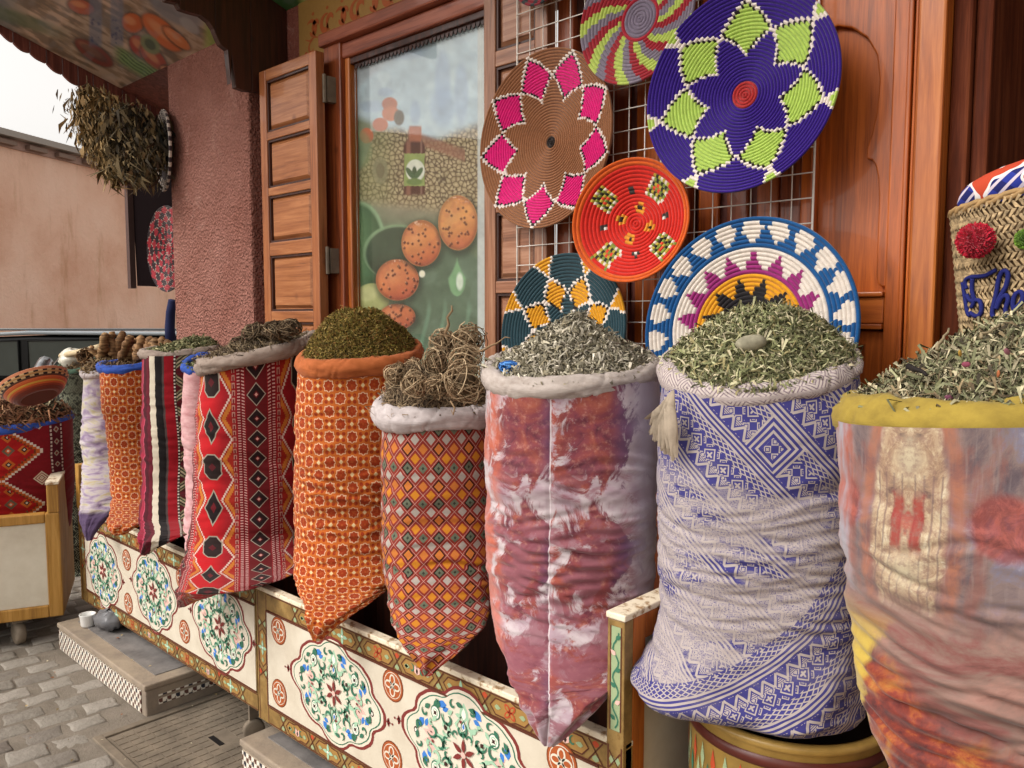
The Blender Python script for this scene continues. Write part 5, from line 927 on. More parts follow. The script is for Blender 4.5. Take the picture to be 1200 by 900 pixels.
# ================================================================== HERBS
def heap(key, peak, H=None, pw=1.6, pal=(), n=6000, L=(.016, .030), wd=.30, label='', under='#4a4632', name='dried_herbs', spread=.80, rough=.008, seed=0, lift=.010, peak_in=.35, tang=.55, cat='herbs', base=.0, tip=1.0):
    k = SK[key]; r = np.random.default_rng(seed+500); C_, w, fl_, tx, vd = k['C'], k['w']*.93, k['flat'], k['tx'], k['vd']
    pk = onY(peak[0], peak[1], k['Yc']-.0); zc = k['zm']; Hh = pk[2]-zc-lift*.6; px_off = float((pk[:2]-C_) @ tx)
    def surf(a, b):                                   # a, b in the unit disc -> height
        ox = px_off/w; aa = a-ox*(1-np.minimum(1, a*a+b*b)); rho = np.sqrt(np.clip(aa*aa*1.0+b*b, 0, 1)); edge = np.clip(1-(a*a+b*b), 0, 1)
        z = zc+Hh*np.clip(1-rho**pw, 0, 1)+((k['zr']-k['zl'])/2*a+(k['zf']-k['zm'])*b)*np.minimum(1, np.hypot(a, b))+base
        return z+(fbm(a*4+11, b*4+11, seed+31, 3)-.5)*rough*4*np.sqrt(edge)
    def place(a, b): x = a*w; y = b*w*fl_; return np.stack([C_[0]+tx[0]*x+vd[0]*y, C_[1]+tx[1]*x+vd[1]*y, surf(a, b)], -1)
    # mound
    rho, ph = np.meshgrid(np.linspace(0, 1, 26), np.linspace(0, 2*math.pi, 60, endpoint=False), indexing='ij'); V = place((rho*np.cos(ph)).ravel(), (rho*np.sin(ph)).ravel()).reshape(-1, 3); V[:, 2] -= .006
    F = grid_faces(26, 60, True); nv = len(V); und = np.array(lin(under)); colr = [np.tile(und, (nv, 1))*(.7+.6*r.random((nv, 1)))]
    # leaves
    q = np.sqrt(r.random(n))*1.0; ph = r.uniform(0, 2*math.pi, n); ph = np.where((np.sin(ph) < -.2) & (r.random(n) < .55), -ph, ph); a, b = q*np.cos(ph), q*np.sin(ph); Pp = place(a, b); e = .02
    nx = (surf(a+e, b)-surf(a-e, b))/(2*e*w); ny = (surf(a, b+e)-surf(a, b-e))/(2*e*w*fl_); T3 = np.array([tx[0], tx[1], 0]); D3 = np.array([vd[0], vd[1], 0]); Nn = np.array([0, 0, 1.])[None]-T3[None]*nx[:, None]-D3[None]*ny[:, None]; Nn /= np.linalg.norm(Nn, axis=1)[:, None]
    d = r.normal(size=(n, 3)); d -= Nn*(d*Nn).sum(1)[:, None]*tang; d /= np.linalg.norm(d, axis=1)[:, None]; s_ = np.cross(d, Nn+r.normal(size=(n, 3))*.5); s_ /= np.linalg.norm(s_, axis=1)[:, None]; up = np.cross(s_, d)
    Ls = r.uniform(*L, n)[:, None]; Ws = Ls*wd*r.uniform(.5, 1.3, n)[:, None]; P0 = Pp+Nn*(r.random(n)[:, None]**1.5*lift)-d*Ls/2; bend = r.normal(size=(n, 1))*.35*Ls
    pts = [P0-s_*Ws*.25, P0+s_*Ws*.25, P0+d*Ls*.5+up*bend-s_*Ws*.5, P0+d*Ls*.5+up*bend+s_*Ws*.5, P0+d*Ls+up*bend*.2-s_*Ws*.10*tip, P0+d*Ls+up*bend*.2+s_*Ws*.10*tip]
    V2 = np.stack(pts, 1).reshape(-1, 3); b0 = nv+np.arange(n)*6; F2 = np.concatenate([np.stack([b0, b0+1, b0+3, b0+2], -1), np.stack([b0+2, b0+3, b0+5, b0+4], -1)]); pc = np.array([lin(c) for c in pal]); wts = np.ones(len(pal))/len(pal); cs = pc[r.choice(len(pal), n, p=wts)]*(r.uniform(.5, 1.25, (n, 1)))
    colr.append(np.repeat(cs, 6, 0)); o = mesh(name, np.r_[V, V2], np.r_[F, F2], M_HERB, None, False, col=np.clip(np.concatenate(colr), 0, 1)); tag(o, label, cat, kind='stuff'); return place
p_abs = heap('abs', (1215, 366), pw=1.35, pal=('#80805e', '#949270', '#aaa482', '#6c6c4c', '#beb292', '#56563e', '#988464', '#888868', '#c8bc9a', '#a29a78', '#6a5a44', '#50483a'), n=21000, L=(.010, .031), wd=.14, label='heap of loose grey green dried leaves in the mustard rimmed sack', seed=1, lift=.016)
p_blue = heap('blue', (897, 357), pw=1.9, pal=('#80835a', '#96976c', '#aeab82', '#6a6c48', '#c2bc96', '#888a60', '#54563a', '#c6ba98', '#a09468'), n=18500, L=(.009, .027), wd=.17, label='domed heap of green dried verbena leaves in the blue brocade sack', seed=2, lift=.014)
p_tie = heap('tie', (676, 363), pw=.82, pal=('#98917c', '#b0a892', '#7e7764', '#c6bca8', '#6c6550', '#a0957c', '#d4cab6'), n=11500, L=(.010, .028), wd=.22, label='pointed heap of silvery grey dried sage in the tie dyed sack', under='#55523f', seed=3, lift=.014)
heap('orb', (420, 362), pw=2.2, pal=('#6a5826', '#826c30', '#98803e', '#544a20', '#a48c50', '#746a2c', '#7c5428'), n=21000, L=(.006, .014), wd=.22, label='mossy brown green mound of dried flowers in the orange rimmed sack', under='#2e2612', seed=4, lift=.009, rough=.010, tang=.1)
heap('dia', (505, 425), pw=2.0, pal=('#7a664e', '#8f7a60', '#5c4a38', '#a08a6c'), n=2600, L=(.018, .04), wd=.10, label='loose root fibres filling the diamond sack below the root bundles', under='#3c2e22', seed=5, tang=.7)
heap('red', (320, 400), pw=1.8, pal=('#6a5a46', '#857258', '#54463a', '#978468', '#74634a'), n=5200, L=(.02, .045), wd=.10, label='tangled brown dried stalks in the red kilim sack', under='#3a2e24', seed=6, lift=.02, tang=.5)
heap('str', (232, 398), pw=2.2, pal=('#5e6240', '#7a7a54', '#8f8c66', '#4a4e30', '#a09870'), n=3800, L=(.012, .026), wd=.25, label='low heap of olive dried leaves in the striped kilim sack', under='#34321e', seed=7)
heap('ora', (150, 424), pw=2.2, pal=('#6a543c', '#8a6e4e', '#4e3c2a'), n=1200, L=(.02, .04), wd=.12, label='root crumbs under the thick roots in the blue rimmed orange sack', under='#3a2c1e', seed=8)
heap('pink', (240, 424), pw=2.2, pal=('#5e6240', '#7a7a54', '#4a4e30'), n=700, L=(.012, .026), wd=.25, label='olive leaves filling the narrow pink sack', under='#34321e', seed=9)
heap('lav', (124, 420), pw=2.0, pal=('#7a6448', '#8f7450', '#5c4a36', '#a58c66'), n=1600, L=(.02, .04), wd=.15, label='brown root shavings in the pale lavender dyed sack', under='#3f3022', seed=10, lift=.02)
heap('grn', (92, 424), pw=2.0, pal=('#7a6448', '#8f7450', '#5c4a36'), n=700, L=(.02, .04), wd=.15, label='brown chips in the grey green sack under the plastic bag', under='#3f3022', seed=11)
heap('lk', (14, 466), pw=2.0, pal=('#7c5238', '#93684a', '#5a3a28', '#6d4a34', '#a07a58'), n=1500, L=(.04, .08), wd=.11, label='heap of reddish brown bark sticks in the blue rimmed kilim sack', under='#2e1e16', seed=12, lift=.03, tang=.7, tip=3.0)
heap('lk', (76, 478), pw=2.0, pal=('#c0b490', '#3c3a28', '#7d7a5c', '#2e2a20'), n=700, L=(.015, .03), wd=.35, label='pale speckled husks at the edge of the kilim sack', under='#2e2a1c', seed=13, lift=.012, spread=.3)
# pale leaf lying on the verbena, stalks in the right-hand heap
def blob(name, c, r, mt, lab, cat, rot=(0, 0, 0), sub=2, nz=.12, seed=0, parent=None):
    a, b = np.meshgrid(np.linspace(-1.57, 1.57, 16), np.linspace(0, 2*math.pi, 26, endpoint=False), indexing='ij'); k = 1+(fbm(np.cos(b)*np.cos(a)*1.5+5, np.sin(b)*1.5+np.sin(a)*1.5+5, seed, 3)-.5)*nz*2
    V = np.stack([np.cos(a)*np.cos(b)*k*r[0], np.cos(a)*np.sin(b)*k*r[1], np.sin(a)*k*r[2]], -1).reshape(-1, 3) @ np.array(Matrix.Rotation(rot[2], 3, 'Z') @ Matrix.Rotation(rot[1], 3, 'Y')).T+np.asarray(c)
    o = mesh(name, V, grid_faces(16, 26, True), mt, parent); return tag(o, lab, cat) if lab else o
c = onY(880, 402, 1.36); blob('dried_pod', (c[0], c[1], c[2]), (.027, .016, .015), flat('pod_grey', '#96907a', .85, .45, 60.0), 'smooth grey dried pod resting on the green verbena heap', 'pod', (0, -.15, .5))
def stick(name, p, q, r0, r1, mt, wig=.0, n=7, seed=0, knots=False):
    r = np.random.default_rng(seed); p, q = np.array(p), np.array(q); pts = [p+(q-p)*t+r.normal(size=3)*wig*(0 < t < 1) for t in np.linspace(0, 1, n)]; rad = [r0+(r1-r0)*t for t in np.linspace(0, 1, n)]
    if knots: rad = [x*r.uniform(.95, 1.05) for x in rad]; rad[-1] *= .8
    return MB().tube(pts, rad, 8).build(name, mt, None, True)
M_TWIG = flat('twig', '#8f8064', .85, .2, 80.0); M_DTWIG = flat('dark_leaf_bit', '#1e1816', .8)
for i, (a, b, r0, lab) in enumerate((((1040, 466), (1072, 432), .0028, 'straight grey stalk at the left edge of the right-hand herb heap'), ((1098, 410), (1112, 385), .0022, 'thin pale stalk sticking out of the right-hand herb heap slope'), ((1150, 396), (1172, 380), .0022, 'curved pale stem near the top of the right-hand herb heap'), ((1120, 430), (1150, 402), .0020, 'long thin stem lying across the right-hand herb heap'))):
    o = stick('dry_stalk', onY(*a, 1.12+.02*i), onY(*b, 1.16+.02*i), r0, r0*.6, M_TWIG, .002, seed=i); tag(o, lab, 'stalk')
o = stick('dark_seed_pod', onY(1064, 429, 1.13), onY(1086, 440, 1.10), .0045, .002, M_DTWIG, .0015, seed=9); tag(o, 'dark shrivelled pod on the slope of the right-hand herb heap', 'pod')
for i, (x, y, c_) in enumerate(((1132, 427, '#7c3a4c'), (1112, 466, '#6c3a50'), (1180, 412, '#805058'), (1125, 414, '#b08a3a'), (1170, 438, '#a8623c'))):
    c = onY(x, y, 1.10); blob('dried_petal', c, (.0050, .0018, .0034), flat('petal_%d' % i, c_, .8), ['crimson petal in the middle of the right-hand herb heap', 'purple petal just above the mustard rim', 'rosy petal high on the right-hand herb heap', 'yellow petal near the top of the right-hand herb heap', 'rusty petal low on the right-hand herb heap'][i], 'petal', (0, .3*i, .5*i), seed=i)
# root bundles: balls of curled fibres
def fibreball(name, c, R0, nf, cols, lab, seed, cat='root bundle', group=None, wire=.0013, elong=(1, 1, 1)):
    r = np.random.default_rng(seed); V = []; F = []; CO = []; ns = 10; pc = [np.array(lin(x)) for x in cols]; k = 0
    for i in range(nf):
        ax = r.normal(size=3); ax /= np.linalg.norm(ax); b1 = np.cross(ax, [0, 0, 1.0]); b1 /= np.linalg.norm(b1)+1e-9; b2 = np.cross(ax, b1); rad = R0*r.uniform(.45, 1.0); sh_ = ax*R0*r.uniform(-.45, .45); t0 = r.uniform(0, 6.28); span = r.uniform(1.6, 4.6); col = pc[r.integers(len(pc))]*r.uniform(.7, 1.25)
        ts = t0+np.linspace(0, span, ns); rr_ = rad*(1+.10*np.sin(ts*3+i)); P = np.array(c)+(sh_[None]+(np.cos(ts)*rr_)[:, None]*b1[None]+(np.sin(ts)*rr_)[:, None]*b2[None])*np.array(elong)[None]
        T_ = np.gradient(P, axis=0); T_ /= np.linalg.norm(T_, axis=1)[:, None]; A_ = np.cross(T_, ax); A_ /= np.linalg.norm(A_, axis=1)[:, None]+1e-9; B_ = np.cross(T_, A_); wq = wire*r.uniform(.6, 1.5)
        for j in range(3): q = 2*math.pi*j/3; V.append(P+(A_*math.cos(q)+B_*math.sin(q))*wq)
        for s in range(ns-1):
            for j in range(3): F.append((k+j*ns+s, k+((j+1) % 3)*ns+s, k+((j+1) % 3)*ns+s+1, k+j*ns+s+1))
        CO.append(np.tile(col, (3*ns, 1))); k += 3*ns
    # dark heart
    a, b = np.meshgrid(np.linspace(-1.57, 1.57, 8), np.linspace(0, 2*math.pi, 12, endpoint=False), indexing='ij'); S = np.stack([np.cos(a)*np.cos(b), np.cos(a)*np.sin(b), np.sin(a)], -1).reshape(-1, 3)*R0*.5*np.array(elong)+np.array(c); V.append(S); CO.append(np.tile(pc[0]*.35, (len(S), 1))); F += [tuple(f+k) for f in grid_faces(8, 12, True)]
    o = mesh(name, np.concatenate(V), np.array(F), M_HERB, None, False, col=np.clip(np.concatenate(CO), 0, 1), loc=tuple(c)); return tag(o, lab, cat, group)
RC = ('#8c7458', '#a88f70', '#6c563e', '#bda584')
RB = 'curled root bundles in the diamond sack'
for i, (x, y, R0, Y, lab) in enumerate(((466, 439, 15, 1.32, 'root bundle at the far left over the white rim'), (487, 450, 17, 1.28, 'round root bundle low in front, second from the left'), (513, 452, 15, 1.27, 'small flat root bundle low in the middle above the rim'), (545, 447, 25, 1.28, 'wide root bundle low at the right beside the canvas rim'), (519, 402, 17, 1.42, 'root bundle with a long upright stem'), (550, 398, 20, 1.44, 'tall looping root bundle at the top right'), (545, 421, 21, 1.36, 'dense root bundle in the middle right of the pile'), (513, 424, 17, 1.38, 'root bundle in the centre behind the front bundles'), (483, 432, 13, 1.40, 'small root bundle behind the far left one'))):
    p = onY(x, y, Y); fibreball('root_bundle', p, R0*dep(p)/F_PX, 70, RC, lab, 40+i, group=RB)
M_ROOTM = flat('root_brown', '#8f7456', .85, .25, 60.0)
def wiggle(name, pxs, Y, r, mt, lab, cat): o = MB().tube([onY(x, y, Y) for x, y in pxs], r, 7).build(name, mt, None, True); return tag(o, lab, cat)
wiggle('dry_root', [(521, 402), (522, 390), (526, 380), (524, 372), (530, 364), (529, 358)], 1.42, [.005, .0045, .004, .0032, .003, .002], M_ROOTM, 'knobbly stem rising from the root bundle against the window', 'root')
wiggle('dry_root', [(552, 414), (565, 411), (575, 405), (583, 402), (592, 395), (598, 396)], 1.38, [.004, .0032, .0026, .002, .0014, .001], M_ROOTM, 'thin root stem reaching sideways over the canvas rim', 'root')
wiggle('dry_root', [(528, 470), (533, 478), (531, 486), (529, 481)], 1.225, [.002, .002, .0015, .001], M_ROOTM, 'small hooked root hanging over the white rim', 'root')
for i, (x, y, R0, lab) in enumerate(((300, 391, 16, 'brown tangle of stalks at the left of the grey rim'), (323, 387, 15, 'brown tangle of stalks in the middle of the heap'), (340, 384, 13, 'brown tangle of stalks nearest the window shutter'), (283, 404, 13, 'low flat tangle of stalks near the grey rim'))):
    p = onY(x, y, 1.40); fibreball('stalk_bundle', p, R0*dep(p)/F_PX, 75, ('#5c4c3a', '#77644c', '#8f7b60', '#4a3c2e'), lab, 60+i, 'dried bundle', 'tangled stalk bundles in the red kilim sack', .0016, (1.2, 1, .8))
# thick roots
M_GIN = mat('thick_root', lambda: mixc(sst(noise(vec(*[a*b for a, b in zip(sep(pos()), (1., 1., 4.))]), 26.0, 3.0), .35, .65), ramp(objr(), [(0, '#7d5b3a'), (.5, '#9a7550'), (1, '#ac8a60')]), '#5a3f26'), .8, lambda: noise(pos(), 90.0, 3.0), .6, .003)
rts = [(122, 418, 124, 392, 6), (131, 416, 131, 389, 5), (137, 420, 144, 390, 5.5), (143, 421, 150, 396, 5), (150, 420, 153, 394, 6), (156, 421, 160, 398, 5), (162, 420, 163, 395, 6.5), (128, 424, 120, 402, 5), (147, 424, 158, 402, 4), (118, 424, 108, 406, 4)]
labs = ['thick root with a cut pale end standing far left in the orange star sack', 'tallest thick root, split at the top, second from the left', 'thick root leaning right above the blue rim', 'slim root leaning right in the middle of the group', 'stout knobbly root in the middle of the group', 'short root behind the stout one', 'fat root at the right end of the orange star sack', 'small crooked root leaning left in front', 'thin pale root lying slantwise in front', 'dark root leaning out over the lavender sack']
for i, (a, b, c_, d, r0) in enumerate(rts):
    p, q = onY(a, b, 1.42+.02*(i % 3)), onY(c_, d, 1.40+.03*(i % 3)); w = r0*dep(p)/F_PX; tag(stick('thick_root', p, q, w, w*.8, M_GIN, .006, seed=80+i, knots=True), labs[i], 'root', 'thick roots standing in the two sacks by the wall')
rts = [(168, 412, 166, 397, 5.5), (176, 411, 174, 396, 6), (184, 410, 181, 398, 6), (191, 411, 190, 397, 5), (199, 411, 196, 400, 5)]
labs = ['hooked root at the left edge of the striped sack', 'broad root with a notch, second in the striped sack', 'pale stubby root in the middle of the striped sack row', 'narrow root fourth in the striped sack row', 'short root ending the row beside the olive leaves']
for i, (a, b, c_, d, r0) in enumerate(rts):
    p, q = onY(a, b, 1.42), onY(c_, d, 1.42); w = r0*dep(p)/F_PX; tag(stick('thick_root', p, q, w, w*.85, M_GIN, .006, seed=95+i, knots=True), labs[i], 'root', 'thick roots standing in the two sacks by the wall')
# plastic bag and rolled stick in the grey green sack, silver tube, striped bowl
p = onY(86, 421, 1.60); blob('white_plastic_bag', p, (.105, .08, .055), flat('bag_white', '#d6d2c2', .35, .15, 40.0), 'crumpled white plastic bag in the grey green sack', 'bag', (0, -.2, .3), nz=.5, seed=4)
o = stick('rolled_bark', onY(72, 417, 1.56), onY(117, 406, 1.56), .016, .014, flat('bark_beige', '#cdb994', .7, .15), .003, seed=3); tag(o, 'long pale roll of bark lying on the white plastic bag', 'bark')
p = onY(100, 418, 1.52); fibreball('root_bundle', p, .045, 60, ('#6e5236', '#8a6a48', '#54402c'), 'dark bundle of roots tied beside the rolled bark', 71, wire=.003)
o = stick('metal_scoop', onY(42, 448, 1.22), onY(54, 424, 1.30), .040, .034, M_METAL, 0, seed=2); tag(o, 'shiny metal scoop standing in the heap behind the striped bowl', 'scoop')
c = onY(46, 466, 1.05); dB = dep(c); bw = empty('striped_bowl', tuple(c), 'shallow coiled bowl striped orange, yellow and black, tipped on its side on the bark heap', 'bowl'); RB_ = 37*dB/F_PX
BT = Matrix.Translation(Vector(c)) @ Matrix.Rotation(YAW, 4, 'Z') @ Matrix.Rotation(R(-27), 4, 'Y') @ Matrix.Rotation(R(-14), 4, 'X')
cols = ['#6e3020', '#6e3020', '#8c3a22', '#c05a2a', '#c8963c', '#c05a2a', '#c8643a', '#5a3626', '#241a16', '#b88a58', '#241a16', '#c8805c', '#c8805c']
for nm, z0, z1, cidx in (('coil_wall', 0, 1, 0),):
    V = []; fc = []; F = []; nr = len(cols)*3; nc = 96
    for i in range(nr+1):
        t = i/nr; rr_ = RB_*(.52+.48*min(1, t*1.25)**.6); zz = RB_*.62*t; bump = .0035*abs(math.sin(math.pi*i/3))
        for j in range(nc): a = 2*math.pi*j/nc; V.append(tuple(BT @ Vector(((rr_+bump)*math.cos(a), (rr_+bump)*math.sin(a), zz))))
    F = grid_faces(nr+1, nc, True); fc = []
    for i in range(nr):
        for j in range(nc): k = cols[i//3]; k = '#c9a878' if (i//3 in (8, 10) and j % 4 < 2) else k; fc.append(lin(k))
    o = mesh('coil_wall', V, F, M_WOOL, bw, True, fcol=fc); s_ = o.modifiers.new('t', 'SOLIDIFY'); s_.thickness = .006
m = MB(); m.T = BT; m.lathe((0, 0, .001), [(0, 0), (RB_*.52, 0)], 40); m.build('bowl_base', flat('bowl_red', '#5a2a1c', .8), bw)
# ================================================================== COILED BASKETS
def basket(px, py, rpx, Y, fn, label, fine=.0098, tilt=0.0, yaw=0.0, dish=.05, rings=None, rim=None, spin=0.0, lip=.0, seed=0, nrm_y=0.0, name='coiled_basket'):
    c = onY(px, py, Y); d = dep(c); Rb = rpx*d/F_PX; pitch_ = fine; nr = rings or int(Rb/pitch_); pitch_ = Rb/nr
    Mx = Matrix.Rotation(yaw, 4, 'Z') @ Matrix.Rotation(tilt, 4, 'X'); Mn = np.array(Mx)[:3, :3]; VV = []; FF = []; FC = []; base = 0
    prof = [(0, -.0008), (.2, .0021), (.5, .0037), (.8, .0021)]
    def dz(r): return dish*(1-(r/Rb)**2)-dish*.5
    for k in range(nr):
        ns = max(14, int(2*math.pi*(k+.6)*pitch_/(fine*.80))); nn = ns*2; th = np.arange(nn)/nn*2*math.pi; mid = (np.arange(nn) % 2); phs = k*.37
        lay = []
        for (f, h) in prof:
            r0 = (k+f)*pitch_; hh = h+mid*(.0011 if h > 0 else 0); t = th+phs+(f-.5)*.35*2*math.pi/ns
            lay.append(np.stack([r0*np.cos(t), dz(r0)-hh, r0*np.sin(t)], -1))
        r0 = (k+1)*pitch_; t = th+phs
        if k < nr-1: lay.append(np.stack([r0*np.cos(t), dz(r0)+.0006+0*t, r0*np.sin(t)], -1))
        else: lay.append(np.stack([r0*np.cos(t), dz(r0)+.003+0*t, r0*np.sin(t)], -1)); lay.append(np.stack([(r0-.004)*np.cos(t), dz(r0)+.011+0*t, (r0-.004)*np.sin(t)], -1))
        L_ = np.array(lay); nl = L_.shape[0]; VV.append(L_.reshape(-1, 3)); F = grid_faces(nl, nn, True)+base; FF.append(F[:, ::-1]); base += nl*nn
        si = np.arange(ns); ang = (si+.5)/ns*2*math.pi+phs+spin; col = fn(np.full(ns, (k+.5)/nr), ang, k, nr, si); col = col*np.random.default_rng(seed*50+k).uniform(.90, 1.06, (ns, 1))
        FC.append(np.tile(np.repeat(col, 2, 0), (nl-1, 1)))
    V = np.concatenate(VV)
    V = V @ Mn.T+np.array(c); o = mesh(name, V, np.concatenate(FF), M_WOOL, None, True, fcol=np.concatenate(FC), loc=tuple(c)); return tag(o, label, 'basket', 'coiled woollen baskets hung on the wire rack')
def LC(h): return np.array(lin(h))
def base_col(n, h): return np.tile(LC(h), (n, 1))
def setc(c, m, h): c[m] = LC(h)
def tri(a, n): x = (a*n/(2*math.pi)) % 1.0; return np.abs(x-.5)*2         # 0 in the middle of each of n sectors, 1 between
def star_kites(r, a, n, r0, rm, r1, w, c, fill, k, si, flare=None):
    t = tri(a, n); inner = r0+(rm-r0)*t; outer = r1+(rm-r1)*t; ins = (r > inner) & (r < outer); setc(c, ins, fill)
    ln = (np.abs(r-inner) < w) | (np.abs(r-outer) < w); dk = ((np.abs(r-inner-w*1.5) < w*.8) | (np.abs(r-outer+w*1.5) < w*.8)) & ins
    # sideways thickness where the edge runs nearly along the radius
    setc(c, dk, '#1c1414'); setc(c, ln, '#e2d6cc')
    if flare is not None:
        of = r1+(r-r1)*0; fw = (r-r1)*flare; f = (r > r1-.005) & (t < fw); setc(c, f, fill); e = (r > r1-.01) & (np.abs(t-fw) < .045); setc(c, e, '#e2d6cc')
    return c
def f_pink(r, a, k, nr, si):
    c = base_col(len(a), '#8c5c3c'); c = star_kites(r, a, 9, .47, .72, .985, .0165, c, '#cf1470', k, si)
    if k < 2: c[:] = LC('#241a16')
    if k == nr-1: m = tri(a, 9) > .12; c[m] = LC('#8c5c3c')
    return c
def f_purple(r, a, k, nr, si):
    c = base_col(len(a), '#301078'); c = star_kites(r, a, 7, .37, .63, .87, .0155, c, '#a9c45a', k, si, 1.5)
    if k < 4: c[:] = LC('#a82c2c')
    return c
def f_spiral(r, a, k, nr, si):
    c = base_col(len(a), '#7a6f80')
    if r[0] > .32:
        p = ((a*9/(2*math.pi))-(r-.3)*1.5) % 1.0; c = base_col(len(a), '#98242f'); setc(c, p > .34, '#aebf5c'); setc(c, p > .67, '#7c7280')
    elif r[0] > .26: c = base_col(len(a), '#a32434')
    return c
def f_red(r, a, k, nr, si):
    c = base_col(len(a), '#c8261a'); x, y = r*np.cos(a), r*np.sin(a)
    for q in range(4):
        t = math.pi/4+q*math.pi/2+.12; cx, cy = .66*math.cos(t), .66*math.sin(t); u = ((x-cx)*math.cos(t)+(y-cy)*math.sin(t)); v = (-(x-cx)*math.sin(t)+(y-cy)*math.cos(t)); m = (np.abs(u) < .18) & (np.abs(v) < .17); i = np.floor((v+.15)/.043)+k; ch = (i % 2) == 0
        c[m & ch] = LC('#2a241c'); c[m & ~ch] = LC('#b5a23a' if k % 2 else '#7e8c3a'); inn = m & (np.abs(u) < .07) & (np.abs(v) < .07); c[inn & ch] = LC('#d8452c'); c[m & ((np.abs(v) > .125) | (np.abs(u) > .13)) & ch] = LC('#ddd2c4')
        t = q*math.pi/2+.12; d = np.hypot(x-.52*math.cos(t), y-.52*math.sin(t)); c[d < .055] = LC('#3a3430'); c[d < .026] = LC('#e2dcd2')
        t = math.pi/4+q*math.pi/2+.5; d = np.hypot(x-.25*math.cos(t), y-.25*math.sin(t)); c[(d < .085)] = LC('#d8902c'); c[d < .035] = LC('#2a1c16')
    if k >= nr-2: c[:] = LC('#cf5a1c')
    return c
def f_teal(r, a, k, nr, si):
    return star_kites(r, a, 8, .25, .52, .75, .020, base_col(len(a), '#254048'), '#d2941c', k, si, 1.7)
def f_blue(r, a, k, nr, si):
    c = base_col(len(a), '#0f4b80'); q = r[0]
    if q < .50: c = base_col(len(a), '#cf9018'); t = tri(a, 12); c[r < .46-.18*t] = LC('#1a1518')
    elif q < .545: c = base_col(len(a), '#8c2468')
    elif q < .735: c = base_col(len(a), '#d2c7bb'); t = tri(a+.12, 17); c[r < .70-.19*t] = LC('#8c2468')
    elif .765 < q < .945: t = tri(a, 22); c[t < np.minimum(.80, .08+(q-.765)*6.5)*(1 if q < .915 else .72)] = LC('#d2c7bb')
    return c
YB = 1.915
basket(640, 165, 103, YB, f_pink, 'brown coiled basket with nine pink diamonds', fine=.0086, tilt=-.04, yaw=-.02, dish=.045, spin=-.07, seed=1)
basket(747, 20, 79, YB-.015, f_spiral, 'round coiled basket with a red, lime and grey spiral', tilt=-.05, yaw=.02, dish=.03, seed=2)
basket(868, 108, 119, 1.86, f_purple, 'large purple coiled basket with a lime green star', fine=.0082, tilt=-.06, yaw=.05, dish=.05, spin=-.19, seed=3)
basket(741, 260, 73, 1.87, f_red, 'orange red coiled bowl with four chequered squares', tilt=-.10, yaw=.22, dish=.055, seed=4)
basket(660, 388, 91, 1.90, f_teal, 'dark teal and yellow coiled basket behind the grey sage', tilt=-.12, yaw=.03, dish=.035, spin=0, seed=5)
basket(874, 385, 131, 1.78, f_blue, 'blue rimmed coiled tray with black, yellow and magenta star', tilt=-.14, yaw=.05, dish=.03, seed=6)
def f_dk(r, a, k, nr, si): c = base_col(len(a), '#2c3638'); c[((a*5) % 2) > 1] = LC('#8a2430'); return c
basket(636, -34, 41, YB, f_dk, 'small dark basket just cut by the top edge above the pink diamond basket', seed=7)
def f_zig(r, a, k, nr, si): c = base_col(len(a), '#3a2c30'); c[(r > .72) & (tri(a, 26) > .5)] = LC('#c9bcae'); return c
def f_dia(r, a, k, nr, si): c = base_col(len(a), '#2a1c20'); m = np.abs(((r*5) % 1)-.5)*2+tri(a, 14) < 1.0; c[m] = LC('#9c2430'); c[(np.abs(np.abs(((r*5) % 1)-.5)*2+tri(a, 14)-1.0) < .05)] = LC('#a09488'); return c
def side_disc(px, py, rpx, Y, fn, lab, yaw): o = basket(px, py, rpx, Y, fn, lab, yaw=yaw, dish=.02, seed=8); o['group'] = 'coiled discs hung beyond the pillar'; return o
side_disc(193, 177, 47, 1.90, f_zig, 'thin edge-on disc with dark zigzag border hanging against the pillar', R(-15)); side_disc(196, 292, 50, 2.04, f_dia, 'red diamond patterned disc on the dark side board', R(0))
# blue cloth hanging low beyond the pillar
m = MB(); p = onY(197, 372, 2.0); m.tube([onY(202, 352, 2.0), onY(200, 366, 2.0), onY(199, 384, 2.0), onY(200, 404, 2.0)], [.022, .026, .028, .03], 8); tag(m.build('hanging_scarf', flat('navy_cloth', '#22284e', .9, .2), smooth=True), 'navy scarf hanging behind the corner of the stucco pillar', 'scarf')
# ------------------------------------------------------------------ wire rack
rk = empty('wire_rack', (-1.3, 1.95, 1.2), 'white wire grid rack fixed in front of the doors carrying the baskets', 'rack'); RX0, RX1, RZ0, RZ1 = -1.800, -.826, 1.10, 2.62
for k in range(19): x = RX0+(RX1-RX0)*k/18; r = .0032 if k in (0, 18) else .0017; MB().tube([(x, 1.955, RZ0), (x, 1.955, RZ1)], r, 6).build('upright_wire', M_WIRE, rk, True)
for k in range(26): z = RZ0+.0035+(RZ1-RZ0-.007)*k/25; MB().tube([(RX0, 1.9514, z), (RX1, 1.9514, z)], .0017, 6).build('cross_wire', M_WIRE, rk, True)
for x in (-1.75, -.85): MB().box(x-.01, x+.01, 1.957, 1.985, 2.55, 2.57).build('wall_hook', M_IRON, rk)
